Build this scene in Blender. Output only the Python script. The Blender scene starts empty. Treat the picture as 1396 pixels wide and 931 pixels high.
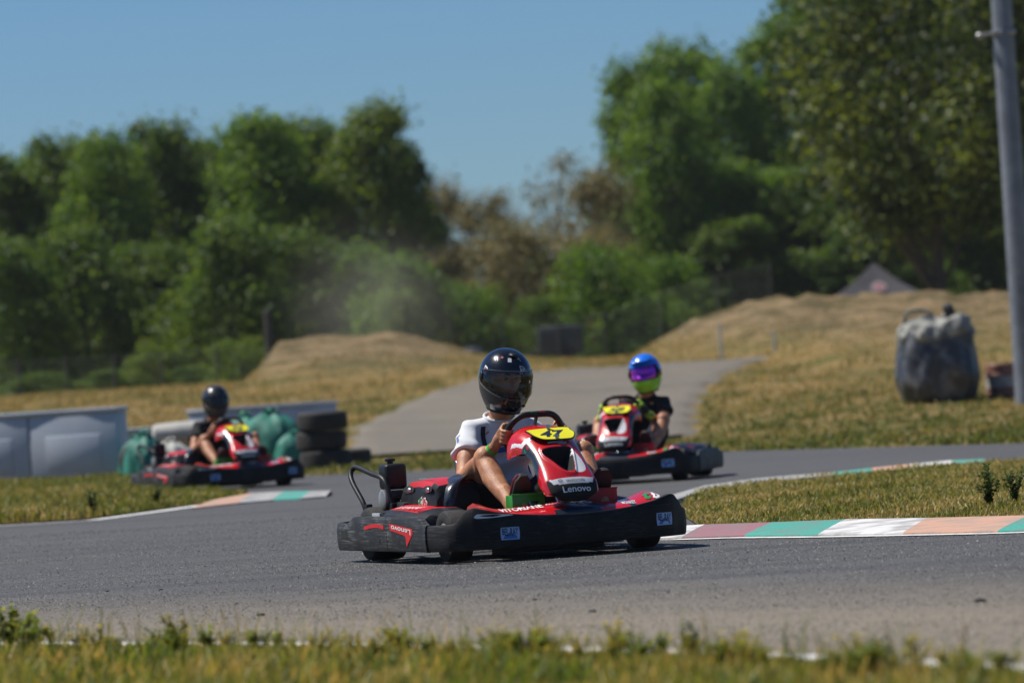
import bpy, bmesh, math, random
import numpy as np
from mathutils import Vector, Matrix, Quaternion

random.seed(7)
rng = np.random.default_rng(7)
scene = bpy.context.scene
COL = scene.collection
R = math.radians

# ------------------------------------------------------------------ camera model (photo pixels 1396 x 931)
F_PX = 6966.0
CAM = Vector((0, 0, 0.872))
PITCH = math.atan(59.5 / F_PX)
ROLL = R(3.65)
_f = Vector((0, math.cos(PITCH), math.sin(PITCH)))
_u = Vector((0, -math.sin(PITCH), math.cos(PITCH)))
_x = Vector((1, 0, 0))
CR = _x * math.cos(ROLL) - _u * math.sin(ROLL)
CU = _x * math.sin(ROLL) + _u * math.cos(ROLL)


def ray(px, py):
    return CR * ((px - 698) / F_PX) + CU * ((465.5 - py) / F_PX) + _f


def at(px, py, Y):
    d = ray(px, py)
    return CAM + d * (Y / d.y)


def gnd(px, py, z=0.0):
    d = ray(px, py)
    return CAM + d * ((z - CAM.z) / d.z)


# ------------------------------------------------------------------ mesh helpers
def mesh_arrays(name, V, faces_k, mats=(), smooth=False, mat_idx=None, attr=None):
    """V (N,3); faces_k (M,k) index array of one face size"""
    me = bpy.data.meshes.new(name)
    V = np.asarray(V, dtype=np.float32)
    Fk = np.asarray(faces_k, dtype=np.int32)
    M, k = Fk.shape
    me.vertices.add(len(V)); me.vertices.foreach_set('co', V.ravel())
    me.loops.add(M * k); me.loops.foreach_set('vertex_index', Fk.ravel())
    me.polygons.add(M)
    me.polygons.foreach_set('loop_start', np.arange(0, M * k, k, dtype=np.int32))
    me.polygons.foreach_set('loop_total', np.full(M, k, dtype=np.int32))
    if mat_idx is not None:
        me.polygons.foreach_set('material_index', np.asarray(mat_idx, dtype=np.int32))
    me.polygons.foreach_set('use_smooth', np.full(M, bool(smooth)))
    if attr:
        for an, av in attr.items():
            a = me.attributes.new(an, 'FLOAT', 'POINT')
            a.data.foreach_set('value', np.asarray(av, dtype=np.float32))
    for m in mats:
        me.materials.append(m)
    me.update(); me.validate()
    return me


class MB:
    """collects shapes into one mesh"""
    def __init__(self):
        self.v = []; self.f = []; self.m = []; self.s = []

    def add(self, verts, faces, mat=0, smooth=True, M=None):
        b = len(self.v)
        for p in verts:
            p = Vector(p)
            self.v.append(M @ p if M is not None else p)
        for fc in faces:
            self.f.append(tuple(b + i for i in fc)); self.m.append(mat); self.s.append(smooth)

    def box(self, c, size, bev=0.0, mat=0, M=None, seg=2):
        bm = bmesh.new()
        bmesh.ops.create_cube(bm, size=1.0)
        for v in bm.verts:
            v.co = Vector((v.co.x * size[0], v.co.y * size[1], v.co.z * size[2]))
        if bev > 0:
            bmesh.ops.bevel(bm, geom=bm.edges[:], offset=bev, segments=seg, affect='EDGES', profile=0.5)
        bm.verts.index_update()
        c = Vector(c)
        vs = [v.co + c for v in bm.verts]
        fs = [[v.index for v in f.verts] for f in bm.faces]
        bm.free()
        self.add(vs, fs, mat, bev > 0, M)

    def loft(self, rings, mat=0, closed=False, caps=True, smooth=True, M=None):
        n = len(rings[0]); vs = [p for r in rings for p in r]; fs = []
        R_ = len(rings)
        for i in range(R_ if closed else R_ - 1):
            a = i * n; b = ((i + 1) % R_) * n
            for j in range(n):
                k = (j + 1) % n
                fs.append((a + j, a + k, b + k, b + j))
        if caps and not closed:
            fs.append(tuple(range(n))[::-1]); fs.append(tuple((R_ - 1) * n + j for j in range(n)))
        self.add(vs, fs, mat, smooth, M)

    def tube(self, pts, r, n=10, mat=0, closed=False, caps=True, M=None, flat=1.0, ref=None):
        pts = [Vector(p) for p in pts]; N = len(pts)
        rr = r if hasattr(r, '__len__') else [r] * N
        rings = []; up = None
        for i, p in enumerate(pts):
            if closed:
                t = (pts[(i + 1) % N] - pts[i - 1])
            else:
                t = pts[min(i + 1, N - 1)] - pts[max(i - 1, 0)]
            t = t.normalized() if t.length > 1e-9 else Vector((0, 0, 1))
            if up is None:
                up = Vector(ref) if ref else (Vector((0, 0, 1)) if abs(t.z) < .9 else Vector((1, 0, 0)))
            a = (up - t * up.dot(t))
            if a.length < 1e-6:
                a = t.orthogonal()
            a.normalize(); b = t.cross(a); up = a
            rings.append([p + a * (math.cos(q) * rr[i]) + b * (math.sin(q) * rr[i] * flat) for q in [2 * math.pi * j / n for j in range(n)]])
        self.loft(rings, mat, closed, caps, True, M)

    def lathe(self, prof, n=24, mat=0, M=None, caps=True):
        rings = [[Vector((r * math.cos(2 * math.pi * j / n), r * math.sin(2 * math.pi * j / n), z)) for j in range(n)] for r, z in prof]
        self.loft(rings, mat, False, caps, True, M)

    def ellipsoid(self, c, rad, nu=20, nv=12, mat=0, M=None):
        vs = [Vector((0, 0, 1))]; fs = []
        for i in range(1, nv):
            th = math.pi * i / nv
            for j in range(nu):
                ph = 2 * math.pi * j / nu
                vs.append(Vector((math.sin(th) * math.cos(ph), math.sin(th) * math.sin(ph), math.cos(th))))
        vs.append(Vector((0, 0, -1)))
        for j in range(nu):
            fs.append((0, 1 + j, 1 + (j + 1) % nu))
            fs.append((len(vs) - 1, 1 + (nv - 2) * nu + (j + 1) % nu, 1 + (nv - 2) * nu + j))
        for i in range(nv - 2):
            for j in range(nu):
                a = 1 + i * nu + j; b = 1 + i * nu + (j + 1) % nu
                fs.append((a, a + nu, b + nu, b))
        c = Vector(c)
        vs = [Vector((v.x * rad[0], v.y * rad[1], v.z * rad[2])) + c for v in vs]
        self.add(vs, fs, mat, True, M)

    def rcone(self, a, b, ra, rb, n=14, mat=0, flat=False):
        """tapered capsule"""
        a = Vector(a); b = Vector(b)
        if flat:
            self.tube([a, b], [ra, rb], n, mat)
        else:
            t = (b - a).normalized(); pts = []; rad = []
            for q in (80, 60, 40, 20, 0):
                pts.append(a - t * (ra * math.sin(R(q)))); rad.append(ra * math.cos(R(q)))
            for q in (0, 20, 40, 60, 80):
                pts.append(b + t * (rb * math.sin(R(q)))); rad.append(rb * math.cos(R(q)))
            self.tube(pts, rad, n, mat)

    def prism(self, poly, z0, z1, mat=0, M=None, smooth=False, side_mat=None):
        n = len(poly)
        vs = [Vector((p[0], p[1], z0)) for p in poly] + [Vector((p[0], p[1], z1)) for p in poly]
        self.add(vs, [tuple(range(n))[::-1], tuple(range(n, 2 * n))], mat, smooth, M)
        self.add(vs, [(i, (i + 1) % n, n + (i + 1) % n, n + i) for i in range(n)], mat if side_mat is None else side_mat, smooth, M)

    def mesh(self, name, mats):
        me = bpy.data.meshes.new(name)
        me.from_pydata([tuple(v) for v in self.v], [], self.f)
        me.polygons.foreach_set('material_index', self.m)
        me.polygons.foreach_set('use_smooth', self.s)
        for m in mats:
            me.materials.append(m)
        me.update()
        return me

    def build(self, name, mats, parent=None, sharp=35):
        if not isinstance(mats, (list, tuple)):
            mats = [mats]
        me = self.mesh(name, mats)
        if sharp:
            try:
                me.set_sharp_from_angle(angle=R(sharp))
            except Exception:
                pass
        return link(name, me, parent)


def link(name, data, parent=None):
    o = bpy.data.objects.new(name, data)
    COL.objects.link(o)
    if parent is not None:
        o.parent = parent
    return o


def tag(o, label=None, cat=None, group=None, kind=None):
    if label: o['label'] = label
    if cat: o['category'] = cat
    if group: o['group'] = group
    if kind: o['kind'] = kind
    return o


def empty(name, loc=(0, 0, 0), rz=0.0):
    o = link(name, None)
    o.location = loc; o.rotation_euler = (0, 0, rz)
    o.empty_display_size = .2
    return o


def copy_tree(o, parent=None):
    c = o.copy(); COL.objects.link(c)
    if parent is not None:
        c.parent = parent
    for ch in list(o.children):
        copy_tree(ch, c)
    return c


def catmull(pts, per=8, closed=False):
    P = [np.array(p, float) for p in pts]; out = []; N = len(P)
    for i in range(N if closed else N - 1):
        p1 = P[i]; p2 = P[(i + 1) % N]
        p0 = P[i - 1] if (closed or i > 0) else 2 * p1 - p2
        p3 = P[(i + 2) % N] if (closed or i + 2 < N) else 2 * p2 - p1
        for k in range(per):
            t = k / per
            out.append(.5 * ((2 * p1) + (-p0 + p2) * t + (2 * p0 - 5 * p1 + 4 * p2 - p3) * t * t + (-p0 + 3 * p1 - 3 * p2 + p3) * t ** 3))
    if not closed:
        out.append(P[-1])
    return out


def lerp_pts(pts, per=6):
    P = [np.array(p, float) for p in pts]; out = []
    for a, b in zip(P[:-1], P[1:]):
        for k in range(per):
            out.append(a + (b - a) * k / per)
    out.append(P[-1])
    return out


_dg = None
def eval_mesh(o):
    dg = bpy.context.evaluated_depsgraph_get(); dg.update()
    return bpy.data.meshes.new_from_object(o.evaluated_get(dg))


def remeshed(mb, name, voxel, smooth_it=4, mats=(), smooth_f=.5):
    """union the collected shapes to one continuous skin"""
    o = bpy.data.objects.new('tmp', mb.mesh('tmp', [])); COL.objects.link(o)
    m = o.modifiers.new('r', 'REMESH'); m.mode = 'VOXEL'; m.voxel_size = voxel; m.use_smooth_shade = True
    s = o.modifiers.new('s', 'SMOOTH'); s.factor = smooth_f; s.iterations = smooth_it
    me = eval_mesh(o)
    bpy.data.objects.remove(o)
    me.name = name
    me.materials.clear()
    for x in mats:
        me.materials.append(x)
    return me


_text_cache = {}
def text2d(s, shear=0.0, bold=0.0):
    """triangulated flat lettering, normalised: height of capitals = 1, centred at 0; returns verts (N,2), faces"""
    key = (s, shear, bold)
    if key in _text_cache:
        return _text_cache[key]
    cu = bpy.data.curves.new('txt', 'FONT'); cu.body = s; cu.shear = shear; cu.offset = bold
    cu.resolution_u = 3
    o = bpy.data.objects.new('txt', cu); COL.objects.link(o)
    me = eval_mesh(o)
    V = np.array([v.co[:2] for v in me.vertices]); Fc = [tuple(p.vertices) for p in me.polygons]
    bpy.data.objects.remove(o); bpy.data.meshes.remove(me)
    lo, hi = V.min(0), V.max(0)
    V = (V - (lo + hi) / 2)
    _text_cache[key] = (V, Fc, (hi - lo))
    return _text_cache[key]


def fit_text(s, w, h, shear=0.0, bold=0.0):
    V, Fc, ext = text2d(s, shear, bold)
    return V * np.array([w / ext[0], h / ext[1]]), Fc


# ------------------------------------------------------------------ materials
def mat_new(name):
    m = bpy.data.materials.new(name); m.use_nodes = True
    return m, m.node_tree.nodes, m.node_tree.links, m.node_tree.nodes['Principled BSDF']


def mat(name, col, rough=.5, metal=0.0, var=.12, scale=8.0, bump=0.0, bscale=60.0, col2=None, coat=0.0, spec=.5, thr=(.35, .65)):
    """plain procedural surface: base colour broken up by noise, noise-driven roughness, fine bump"""
    m, N, L, b = mat_new(name)
    tc = N.new('ShaderNodeTexCoord')
    nz = N.new('ShaderNodeTexNoise'); nz.inputs['Scale'].default_value = scale; nz.inputs['Detail'].default_value = 6
    L.new(tc.outputs['Object'], nz.inputs['Vector'])
    rmp = N.new('ShaderNodeMapRange'); rmp.inputs[1].default_value = thr[0]; rmp.inputs[2].default_value = thr[1]
    L.new(nz.outputs['Fac'], rmp.inputs[0])
    mx = N.new('ShaderNodeMix'); mx.data_type = 'RGBA'
    c = tuple(col) + (1,)
    if col2 is None:
        c1 = tuple(max(0, x * (1 - var)) for x in col) + (1,); c2 = tuple(min(1, x * (1 + var)) for x in col) + (1,)
    else:
        c1 = c; c2 = tuple(col2) + (1,)
    mx.inputs[6].default_value = c1; mx.inputs[7].default_value = c2
    L.new(rmp.outputs[0], mx.inputs[0]); L.new(mx.outputs[2], b.inputs['Base Color'])
    rr = N.new('ShaderNodeMapRange'); rr.inputs[3].default_value = max(.02, rough - .08); rr.inputs[4].default_value = min(1, rough + .08)
    L.new(nz.outputs['Fac'], rr.inputs[0]); L.new(rr.outputs[0], b.inputs['Roughness'])
    b.inputs['Metallic'].default_value = metal
    b.inputs['Coat Weight'].default_value = coat; b.inputs['Coat Roughness'].default_value = .06
    b.inputs['Specular IOR Level'].default_value = spec
    if bump > 0:
        n2 = N.new('ShaderNodeTexNoise'); n2.inputs['Scale'].default_value = bscale; n2.inputs['Detail'].default_value = 5
        L.new(tc.outputs['Object'], n2.inputs['Vector'])
        bp = N.new('ShaderNodeBump'); bp.inputs['Strength'].default_value = bump; bp.inputs['Distance'].default_value = .01
        L.new(n2.outputs['Fac'], bp.inputs['Height']); L.new(bp.outputs[0], b.inputs['Normal'])
    return m


def scuffed_plastic(name, col, scuff, rough=.5):
    m, N, L, b = mat_new(name)
    tc = N.new('ShaderNodeTexCoord')
    mp = N.new('ShaderNodeMapping'); mp.inputs['Scale'].default_value = (2.2, 6, 34)
    L.new(tc.outputs['Object'], mp.inputs[0])
    n1 = N.new('ShaderNodeTexNoise'); n1.inputs['Scale'].default_value = 3.2; n1.inputs['Detail'].default_value = 8; n1.inputs['Roughness'].default_value = .75
    L.new(mp.outputs[0], n1.inputs['Vector'])
    r1 = N.new('ShaderNodeMapRange'); r1.inputs[1].default_value = .48; r1.inputs[2].default_value = .64; r1.inputs[4].default_value = .8
    L.new(n1.outputs['Fac'], r1.inputs[0])
    n2 = N.new('ShaderNodeTexNoise'); n2.inputs['Scale'].default_value = 9; n2.inputs['Detail'].default_value = 6
    L.new(tc.outputs['Object'], n2.inputs['Vector'])
    mx0 = N.new('ShaderNodeMix'); mx0.data_type = 'RGBA'
    mx0.inputs[6].default_value = tuple(c * .75 for c in col) + (1,); mx0.inputs[7].default_value = tuple(c * 1.35 for c in col) + (1,)
    L.new(n2.outputs['Fac'], mx0.inputs[0])
    n3 = N.new('ShaderNodeTexNoise'); n3.inputs['Scale'].default_value = 6.5; n3.inputs['Detail'].default_value = 3; L.new(tc.outputs['Object'], n3.inputs['Vector'])
    r3 = N.new('ShaderNodeMapRange'); r3.inputs[1].default_value = .36; r3.inputs[2].default_value = .60; L.new(n3.outputs['Fac'], r3.inputs[0])
    mm = N.new('ShaderNodeMath'); mm.operation = 'MULTIPLY'; L.new(r1.outputs[0], mm.inputs[0]); L.new(r3.outputs[0], mm.inputs[1])
    mx = N.new('ShaderNodeMix'); mx.data_type = 'RGBA'
    L.new(mx0.outputs[2], mx.inputs[6]); mx.inputs[7].default_value = tuple(scuff) + (1,)
    L.new(mm.outputs[0], mx.inputs[0]); L.new(mx.outputs[2], b.inputs['Base Color'])
    b.inputs['Specular IOR Level'].default_value = .3
    rr = N.new('ShaderNodeMapRange'); rr.inputs[3].default_value = rough - .1; rr.inputs[4].default_value = rough + .25
    L.new(n1.outputs['Fac'], rr.inputs[0]); L.new(rr.outputs[0], b.inputs['Roughness'])
    bp = N.new('ShaderNodeBump'); bp.inputs['Strength'].default_value = .25; bp.inputs['Distance'].default_value = .004
    L.new(n1.outputs['Fac'], bp.inputs['Height']); L.new(bp.outputs[0], b.inputs['Normal'])
    return m


def leaf_mat(name, c1, c2, c3, transl=.45, rough=.55):
    """blades and leaves: colour picked per leaf from the attribute 'rnd', part of the light passes through"""
    m, N, L, b = mat_new(name)
    at_ = N.new('ShaderNodeAttribute'); at_.attribute_name = 'rnd'
    cr = N.new('ShaderNodeValToRGB')
    cr.color_ramp.elements[0].color = tuple(c1) + (1,); cr.color_ramp.elements[0].position = .1
    cr.color_ramp.elements[1].color = tuple(c3) + (1,); cr.color_ramp.elements[1].position = .95
    e = cr.color_ramp.elements.new(.5); e.color = tuple(c2) + (1,)
    L.new(at_.outputs['Fac'], cr.inputs[0])
    L.new(cr.outputs[0], b.inputs['Base Color'])
    b.inputs['Roughness'].default_value = rough
    b.inputs['Specular IOR Level'].default_value = .35
    tr = N.new('ShaderNodeBsdfTranslucent')
    hs = N.new('ShaderNodeHueSaturation'); hs.inputs['Hue'].default_value = .485; hs.inputs['Saturation'].default_value = 1.1; hs.inputs['Value'].default_value = 1.5
    L.new(cr.outputs[0], hs.inputs['Color']); L.new(hs.outputs[0], tr.inputs[0])
    ms = N.new('ShaderNodeMixShader'); ms.inputs[0].default_value = transl
    L.new(b.outputs[0], ms.inputs[1]); L.new(tr.outputs[0], ms.inputs[2])
    L.new(ms.outputs[0], N['Material Output'].inputs[0])
    return m


M_ = {}
M_['bumper'] = scuffed_plastic('bumper_plastic', (.021, .021, .022), (.20, .20, .19), .50)
M_['bumper_shaded'] = scuffed_plastic('bumper_plastic_front_shaded', (.0075, .0077, .008), (.05, .05, .05), .55)  # same plastic with the front's shade put into a darker colour, fainter scuffs
M_['black'] = mat('black_plastic', (.014, .0145, .016), .45, var=.3, scale=20, bump=.08, bscale=180, spec=.3)
M_['dark_navy'] = mat('navy_vinyl', (.022, .028, .042), .3, var=.2, coat=.3)
M_['rubber'] = mat('tyre_rubber', (.018, .018, .018), .82, var=.35, scale=14, bump=.35, bscale=70, col2=(.034, .031, .028))
M_['red'] = mat('red_bodywork', (.60, .008, .012), .26, var=.08, scale=5, coat=.6, col2=(.48, .01, .012))
M_['red_sticker'] = mat('red_vinyl', (.58, .012, .012), .55, var=.1, scale=20)
M_['red_panel'] = mat('red_panel', (.60, .010, .014), .42, var=.1, scale=8, coat=.1, col2=(.46, .012, .014))
M_['red_dark'] = mat('red_guard', (.30, .012, .012), .5, var=.2)
M_['white'] = mat('white_vinyl', (.78, .78, .77), .4, var=.05)
M_['grey_decal'] = mat('grey_vinyl', (.36, .37, .39), .4)
M_['silver'] = mat('silver_vinyl', (.60, .61, .63), .35, var=.05)
M_['yellow'] = mat('yellow_plate', (.80, .74, .02), .35, var=.05)
M_['green'] = mat('green_guard_paint', (.02, .22, .015), .4, var=.2, scale=15, coat=.2)
M_['blue_decal'] = mat('blue_vinyl', (.03, .14, .5), .4)
M_['pale_blue'] = mat('pale_blue_vinyl', (.30, .46, .72), .4)
M_['italian_green'] = mat('green_vinyl', (.02, .25, .07), .4)
M_['steel'] = mat('bare_steel', (.45, .45, .46), .35, metal=1.0, var=.2, bump=.1)
M_['alu'] = mat('cast_aluminium', (.36, .355, .34), .5, metal=.8, var=.25, bump=.2, bscale=90)
M_['frame'] = mat('frame_paint', (.02, .02, .022), .4, var=.2)
M_['seat'] = mat('seat_shell', (.022, .027, .036), .28, var=.25, coat=.2)
M_['brake_red'] = mat('dull_red', (.25, .02, .02), .6)

M_['skin'] = mat('skin', (.53, .255, .125), .50, var=.16, scale=17, bump=.35, bscale=130, col2=(.36, .145, .07), thr=(.38, .62))
M_['skin'].node_tree.nodes['Principled BSDF'].inputs['Subsurface Weight'].default_value = .08
M_['skin'].node_tree.nodes['Principled BSDF'].inputs['Subsurface Radius'].default_value = (.012, .005, .003)
M_['shirt_white'] = mat('white_cotton', (.66, .67, .69), .9, var=.05, scale=6, bump=.3, bscale=240)
M_['shirt_black'] = mat('black_cotton', (.013, .013, .014), .92, var=.3, scale=9, bump=.3, bscale=240)
M_['shorts'] = mat('charcoal_cloth', (.02, .021, .024), .9, var=.2, bump=.3, bscale=200)
M_['jeans'] = mat('navy_cloth', (.02, .03, .06), .9, var=.2, bump=.3, bscale=200)
M_['seal'] = mat('visor_seal_grey', (.10, .105, .11), .35)
M_['shoe'] = mat('black_shoe', (.012, .012, .013), .6, var=.3)
M_['helmet_black'] = mat('black_gloss_helmet', (.007, .0078, .010), .20, var=.3, scale=20, coat=.55)
M_['helmet_matt'] = mat('grey_black_helmet', (.022, .023, .026), .28, var=.3, coat=.3)
M_['helmet_grey'] = mat('grey_helmet_chin', (.075, .078, .082), .35)
M_['helmet_blue'] = mat('blue_helmet', (.012, .16, .72), .25, coat=.5)
M_['helmet_lime'] = mat('lime_helmet', (.32, .72, .02), .3, coat=.4)
M_['liner'] = mat('helmet_liner', (.012, .012, .012), .95)
M_['eye'] = mat('eye_white', (.15, .14, .13), .3, var=.03)
M_['iris'] = mat('dark_iris', (.03, .03, .04), .2)
M_['brow'] = mat('brown_hair', (.035, .02, .012), .8)
M_['lips'] = mat('lips', (.36, .13, .10), .5)
M_['band_green'] = mat('green_wristband', (.05, .48, .04), .5)
M_['glove_lime'] = mat('lime_glove', (.40, .62, .05), .8, col2=(.015, .015, .015), thr=(.48, .56), scale=14)
M_['strap'] = mat('dark_webbing', (.02, .024, .035), .8)


def visor_mat(name, tint, gloss_rough=.03, trans=.5):
    m, N, L, b = mat_new(name)
    N.remove(b)
    gl = N.new('ShaderNodeBsdfGlossy'); gl.inputs['Roughness'].default_value = gloss_rough
    tr = N.new('ShaderNodeBsdfTransparent'); tr.inputs[0].default_value = tuple(tint) + (1,)
    fr = N.new('ShaderNodeFresnel'); fr.inputs[0].default_value = 1.5
    ms = N.new('ShaderNodeMixShader')
    L.new(fr.outputs[0], ms.inputs[0]); L.new(tr.outputs[0], ms.inputs[1]); L.new(gl.outputs[0], ms.inputs[2])
    df = N.new('ShaderNodeBsdfDiffuse'); df.inputs[0].default_value = (.35, .37, .40, 1)      # fine scratches and road film
    m3 = N.new('ShaderNodeMixShader'); m3.inputs[0].default_value = .022
    L.new(ms.outputs[0], m3.inputs[1]); L.new(df.outputs[0], m3.inputs[2])
    L.new(m3.outputs[0], N['Material Output'].inputs[0])
    return m


M_['visor_smoke'] = visor_mat('smoked_visor', (.64, .67, .72))
M_['visor_dark'] = visor_mat('dark_visor', (.25, .25, .25))
M_['lens_purple'] = mat('purple_mirror_lens', (.70, .06, .40), .15, metal=.7, col2=(.34, .04, .50), thr=(.4, .6), scale=9)

# ------------------------------------------------------------------ camera, light, world
cd = bpy.data.cameras.new('camera'); cam = link('camera', cd)
mw = Matrix.Identity(4)
for i in range(3):
    mw[i][0] = CR[i]; mw[i][1] = CU[i]; mw[i][2] = -_f[i]; mw[i][3] = CAM[i]
cam.matrix_world = mw
cd.sensor_fit = 'HORIZONTAL'; cd.sensor_width = 36.0; cd.lens = F_PX * 36.0 / 1396.0
cd.clip_start = .5; cd.clip_end = 6000
cd.dof.use_dof = True; cd.dof.focus_distance = 26.6; cd.dof.aperture_fstop = 3.5; cd.dof.aperture_blades = 9
scene.camera = cam

SUN_EL = 57.0
SUN_AZ = -74.0    # degrees clockwise from +Y (the view direction): to the left, slightly behind the scene
sd = Vector((math.sin(R(SUN_AZ)) * math.cos(R(SUN_EL)), math.cos(R(SUN_AZ)) * math.cos(R(SUN_EL)), math.sin(R(SUN_EL))))
sl = bpy.data.lights.new('sun', 'SUN'); sl.energy = 5.0; sl.angle = R(.53); sl.color = (1.0, .955, .88)
so = link('sun', sl); so.rotation_euler = (-sd).to_track_quat('-Z', 'Y').to_euler(); so.location = (-10, 20, 30)

w = bpy.data.worlds.new('World'); scene.world = w; w.use_nodes = True
wn = w.node_tree.nodes; wl = w.node_tree.links
sky = wn.new('ShaderNodeTexSky'); sky.sky_type = 'NISHITA'; sky.sun_disc = False
sky.sun_elevation = R(SUN_EL); sky.sun_rotation = R(SUN_AZ)
sky.air_density = 1.0; sky.dust_density = .1; sky.ozone_density = 6.0; sky.altitude = 100
bg = wn['Background']; bg.inputs[1].default_value = .065
tint = wn.new('ShaderNodeMix'); tint.data_type = 'RGBA'; tint.blend_type = 'MULTIPLY'; tint.inputs[0].default_value = 1.0
tint.inputs[7].default_value = (.60, .82, 1.06, 1)
wl.new(sky.outputs[0], tint.inputs[6]); wl.new(tint.outputs[2], bg.inputs[0])

vs_ = scene.view_settings
scene.display_settings.display_device = 'sRGB'
vs_.view_transform = 'Standard'; vs_.look = 'None'; vs_.exposure = 0.2; vs_.gamma = 1.0; vs_.use_curve_mapping = False
scene.render.engine = 'CYCLES'
scene.cycles.use_denoising = True
scene.cycles.max_bounces = 6; scene.cycles.diffuse_bounces = 3; scene.cycles.glossy_bounces = 3
scene.cycles.transparent_max_bounces = 12; scene.cycles.transmission_bounces = 4; scene.cycles.volume_bounces = 1
scene.cycles.caustics_reflective = False; scene.cycles.caustics_refractive = False
scene.cycles.sample_clamp_indirect = 4.0
# ------------------------------------------------------------------ terrain
def sm(a, b, x):
    t = np.clip((x - a) / (b - a), 0, 1)
    return t * t * (3 - 2 * t)


def profile(pts, Y):
    q = [at(px, py, Y) for px, py in pts]
    return np.array([p.x for p in q]), np.array([p.z for p in q])


LM_Y, RM_Y = 116.0, 119.0
lmx, lmz = profile([(368, 482), (382, 468), (420, 463), (450, 458), (490, 459), (540, 455), (575, 462), (600, 471), (640, 480), (700, 489), (790, 492)], LM_Y)
rmx, rmz = profile([(800, 500), (868, 486), (905, 462), (945, 440), (1000, 420), (1060, 411), (1150, 405), (1250, 404), (1396, 399)], RM_Y)
lmx = np.concatenate([[lmx[0] - .7], lmx, [lmx[-1] + 1.5]]); lmz = np.concatenate([[0.5], lmz, [0.6]])
rmx = np.concatenate([[rmx[0] - 1.5], rmx, [rmx[-1] + 12, rmx[-1] + 30]]); rmz = np.concatenate([[0.5], rmz, [rmz[-1] + .2, 1.0]])


def vnoise(x, y, s, seed=0):
    """cheap smooth noise from summed sines, -1..1"""
    r_ = np.random.default_rng(seed); o = 0
    for k in range(6):
        a = r_.uniform(0, 6.28); f = r_.uniform(.5, 1.7) / s; p = r_.uniform(0, 6.28)
        o = o + np.sin((x * math.cos(a) + y * math.sin(a)) * f * 6.28 + p)
    return o / 6


def base_h(x, y):
    h = 1.12 * sm(60, 122, y) * .35 + 1.12 * np.clip((y - 64) / 50, 0, 1) * .65
    h = h + .20 * sm(84, 103, y) + .18 * sm(120, 170, y) + .0 * x
    return h


def mounds(x, y):
    b = base_h(x, y)
    zl = np.interp(x, lmx, lmz, left=0, right=0)
    zr = np.interp(x, rmx, rmz, left=0, right=0.5)
    wl_ = (.5 * sm(LM_Y - 15, LM_Y - 4, y) + .5 * sm(LM_Y - 6, LM_Y, y)) * (1 - sm(LM_Y + 3, LM_Y + 14, y))
    near = RM_Y - 16 - 16 * sm(4.6, 7.0, x * 100 / np.maximum(y, 1))     # the bank starts nearer on the right
    wr_ = (.55 * sm(near, RM_Y - 5, y) + .45 * sm(RM_Y - 6, RM_Y, y)) * (1 - sm(RM_Y + 2, RM_Y + 16, y))
    lump = 1 + .20 * vnoise(x, y, 2.2, 51) + .14 * vnoise(x, y, .9, 52)
    hl = np.maximum(zl - b, 0) * wl_
    hr = np.maximum(zr - b, 0) * wr_
    return hl * (1 + (lump - 1) * .55), hr * lump


def terr(x, y):
    x = np.asarray(x, float); y = np.asarray(y, float)
    hl, hr = mounds(x, y)
    m = sm(62, 72, y)
    h = base_h(x, y) + np.maximum(hl, hr) + m * (.035 * vnoise(x, y, 3.0, 1) + .02 * vnoise(x, y, .9, 2))
    h = h * (1 - .55 * sm(250, 600, y))
    return h - .012 * (1 - m)


def tz(x, y):
    return float(terr(x, y))


def on_ground(px, Y):
    """world point on the terrain in the photo column px (taken near the horizon) at depth Y"""
    p = at(px, 525 - .0638 * (px - 698), Y)
    return Vector((p.x, Y, tz(p.x, Y)))


xs = np.concatenate([-np.geomspace(1500, 22, 26), np.arange(-21, 21.01, .35), np.geomspace(22, 1500, 26)])
ys = np.concatenate([[-300, -60, -10, 0, 4, 8], np.arange(10, 62, 2.0), np.arange(62, 135, .55), np.arange(136, 225, 3.0), np.geomspace(228, 3000, 22)])
GX, GY = np.meshgrid(xs, ys)
GZ = terr(GX, GY)
hl_, hr_ = mounds(GX, GY)
nx, ny = len(xs), len(ys)
ii = np.arange(ny - 1)[:, None] * nx + np.arange(nx - 1)[None, :]
quads = np.stack([ii, ii + 1, ii + nx + 1, ii + nx], -1).reshape(-1, 4)
mound_att = np.clip(np.maximum(hl_ * 1.0, hr_ * .85) / .8, 0, 1)


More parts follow.
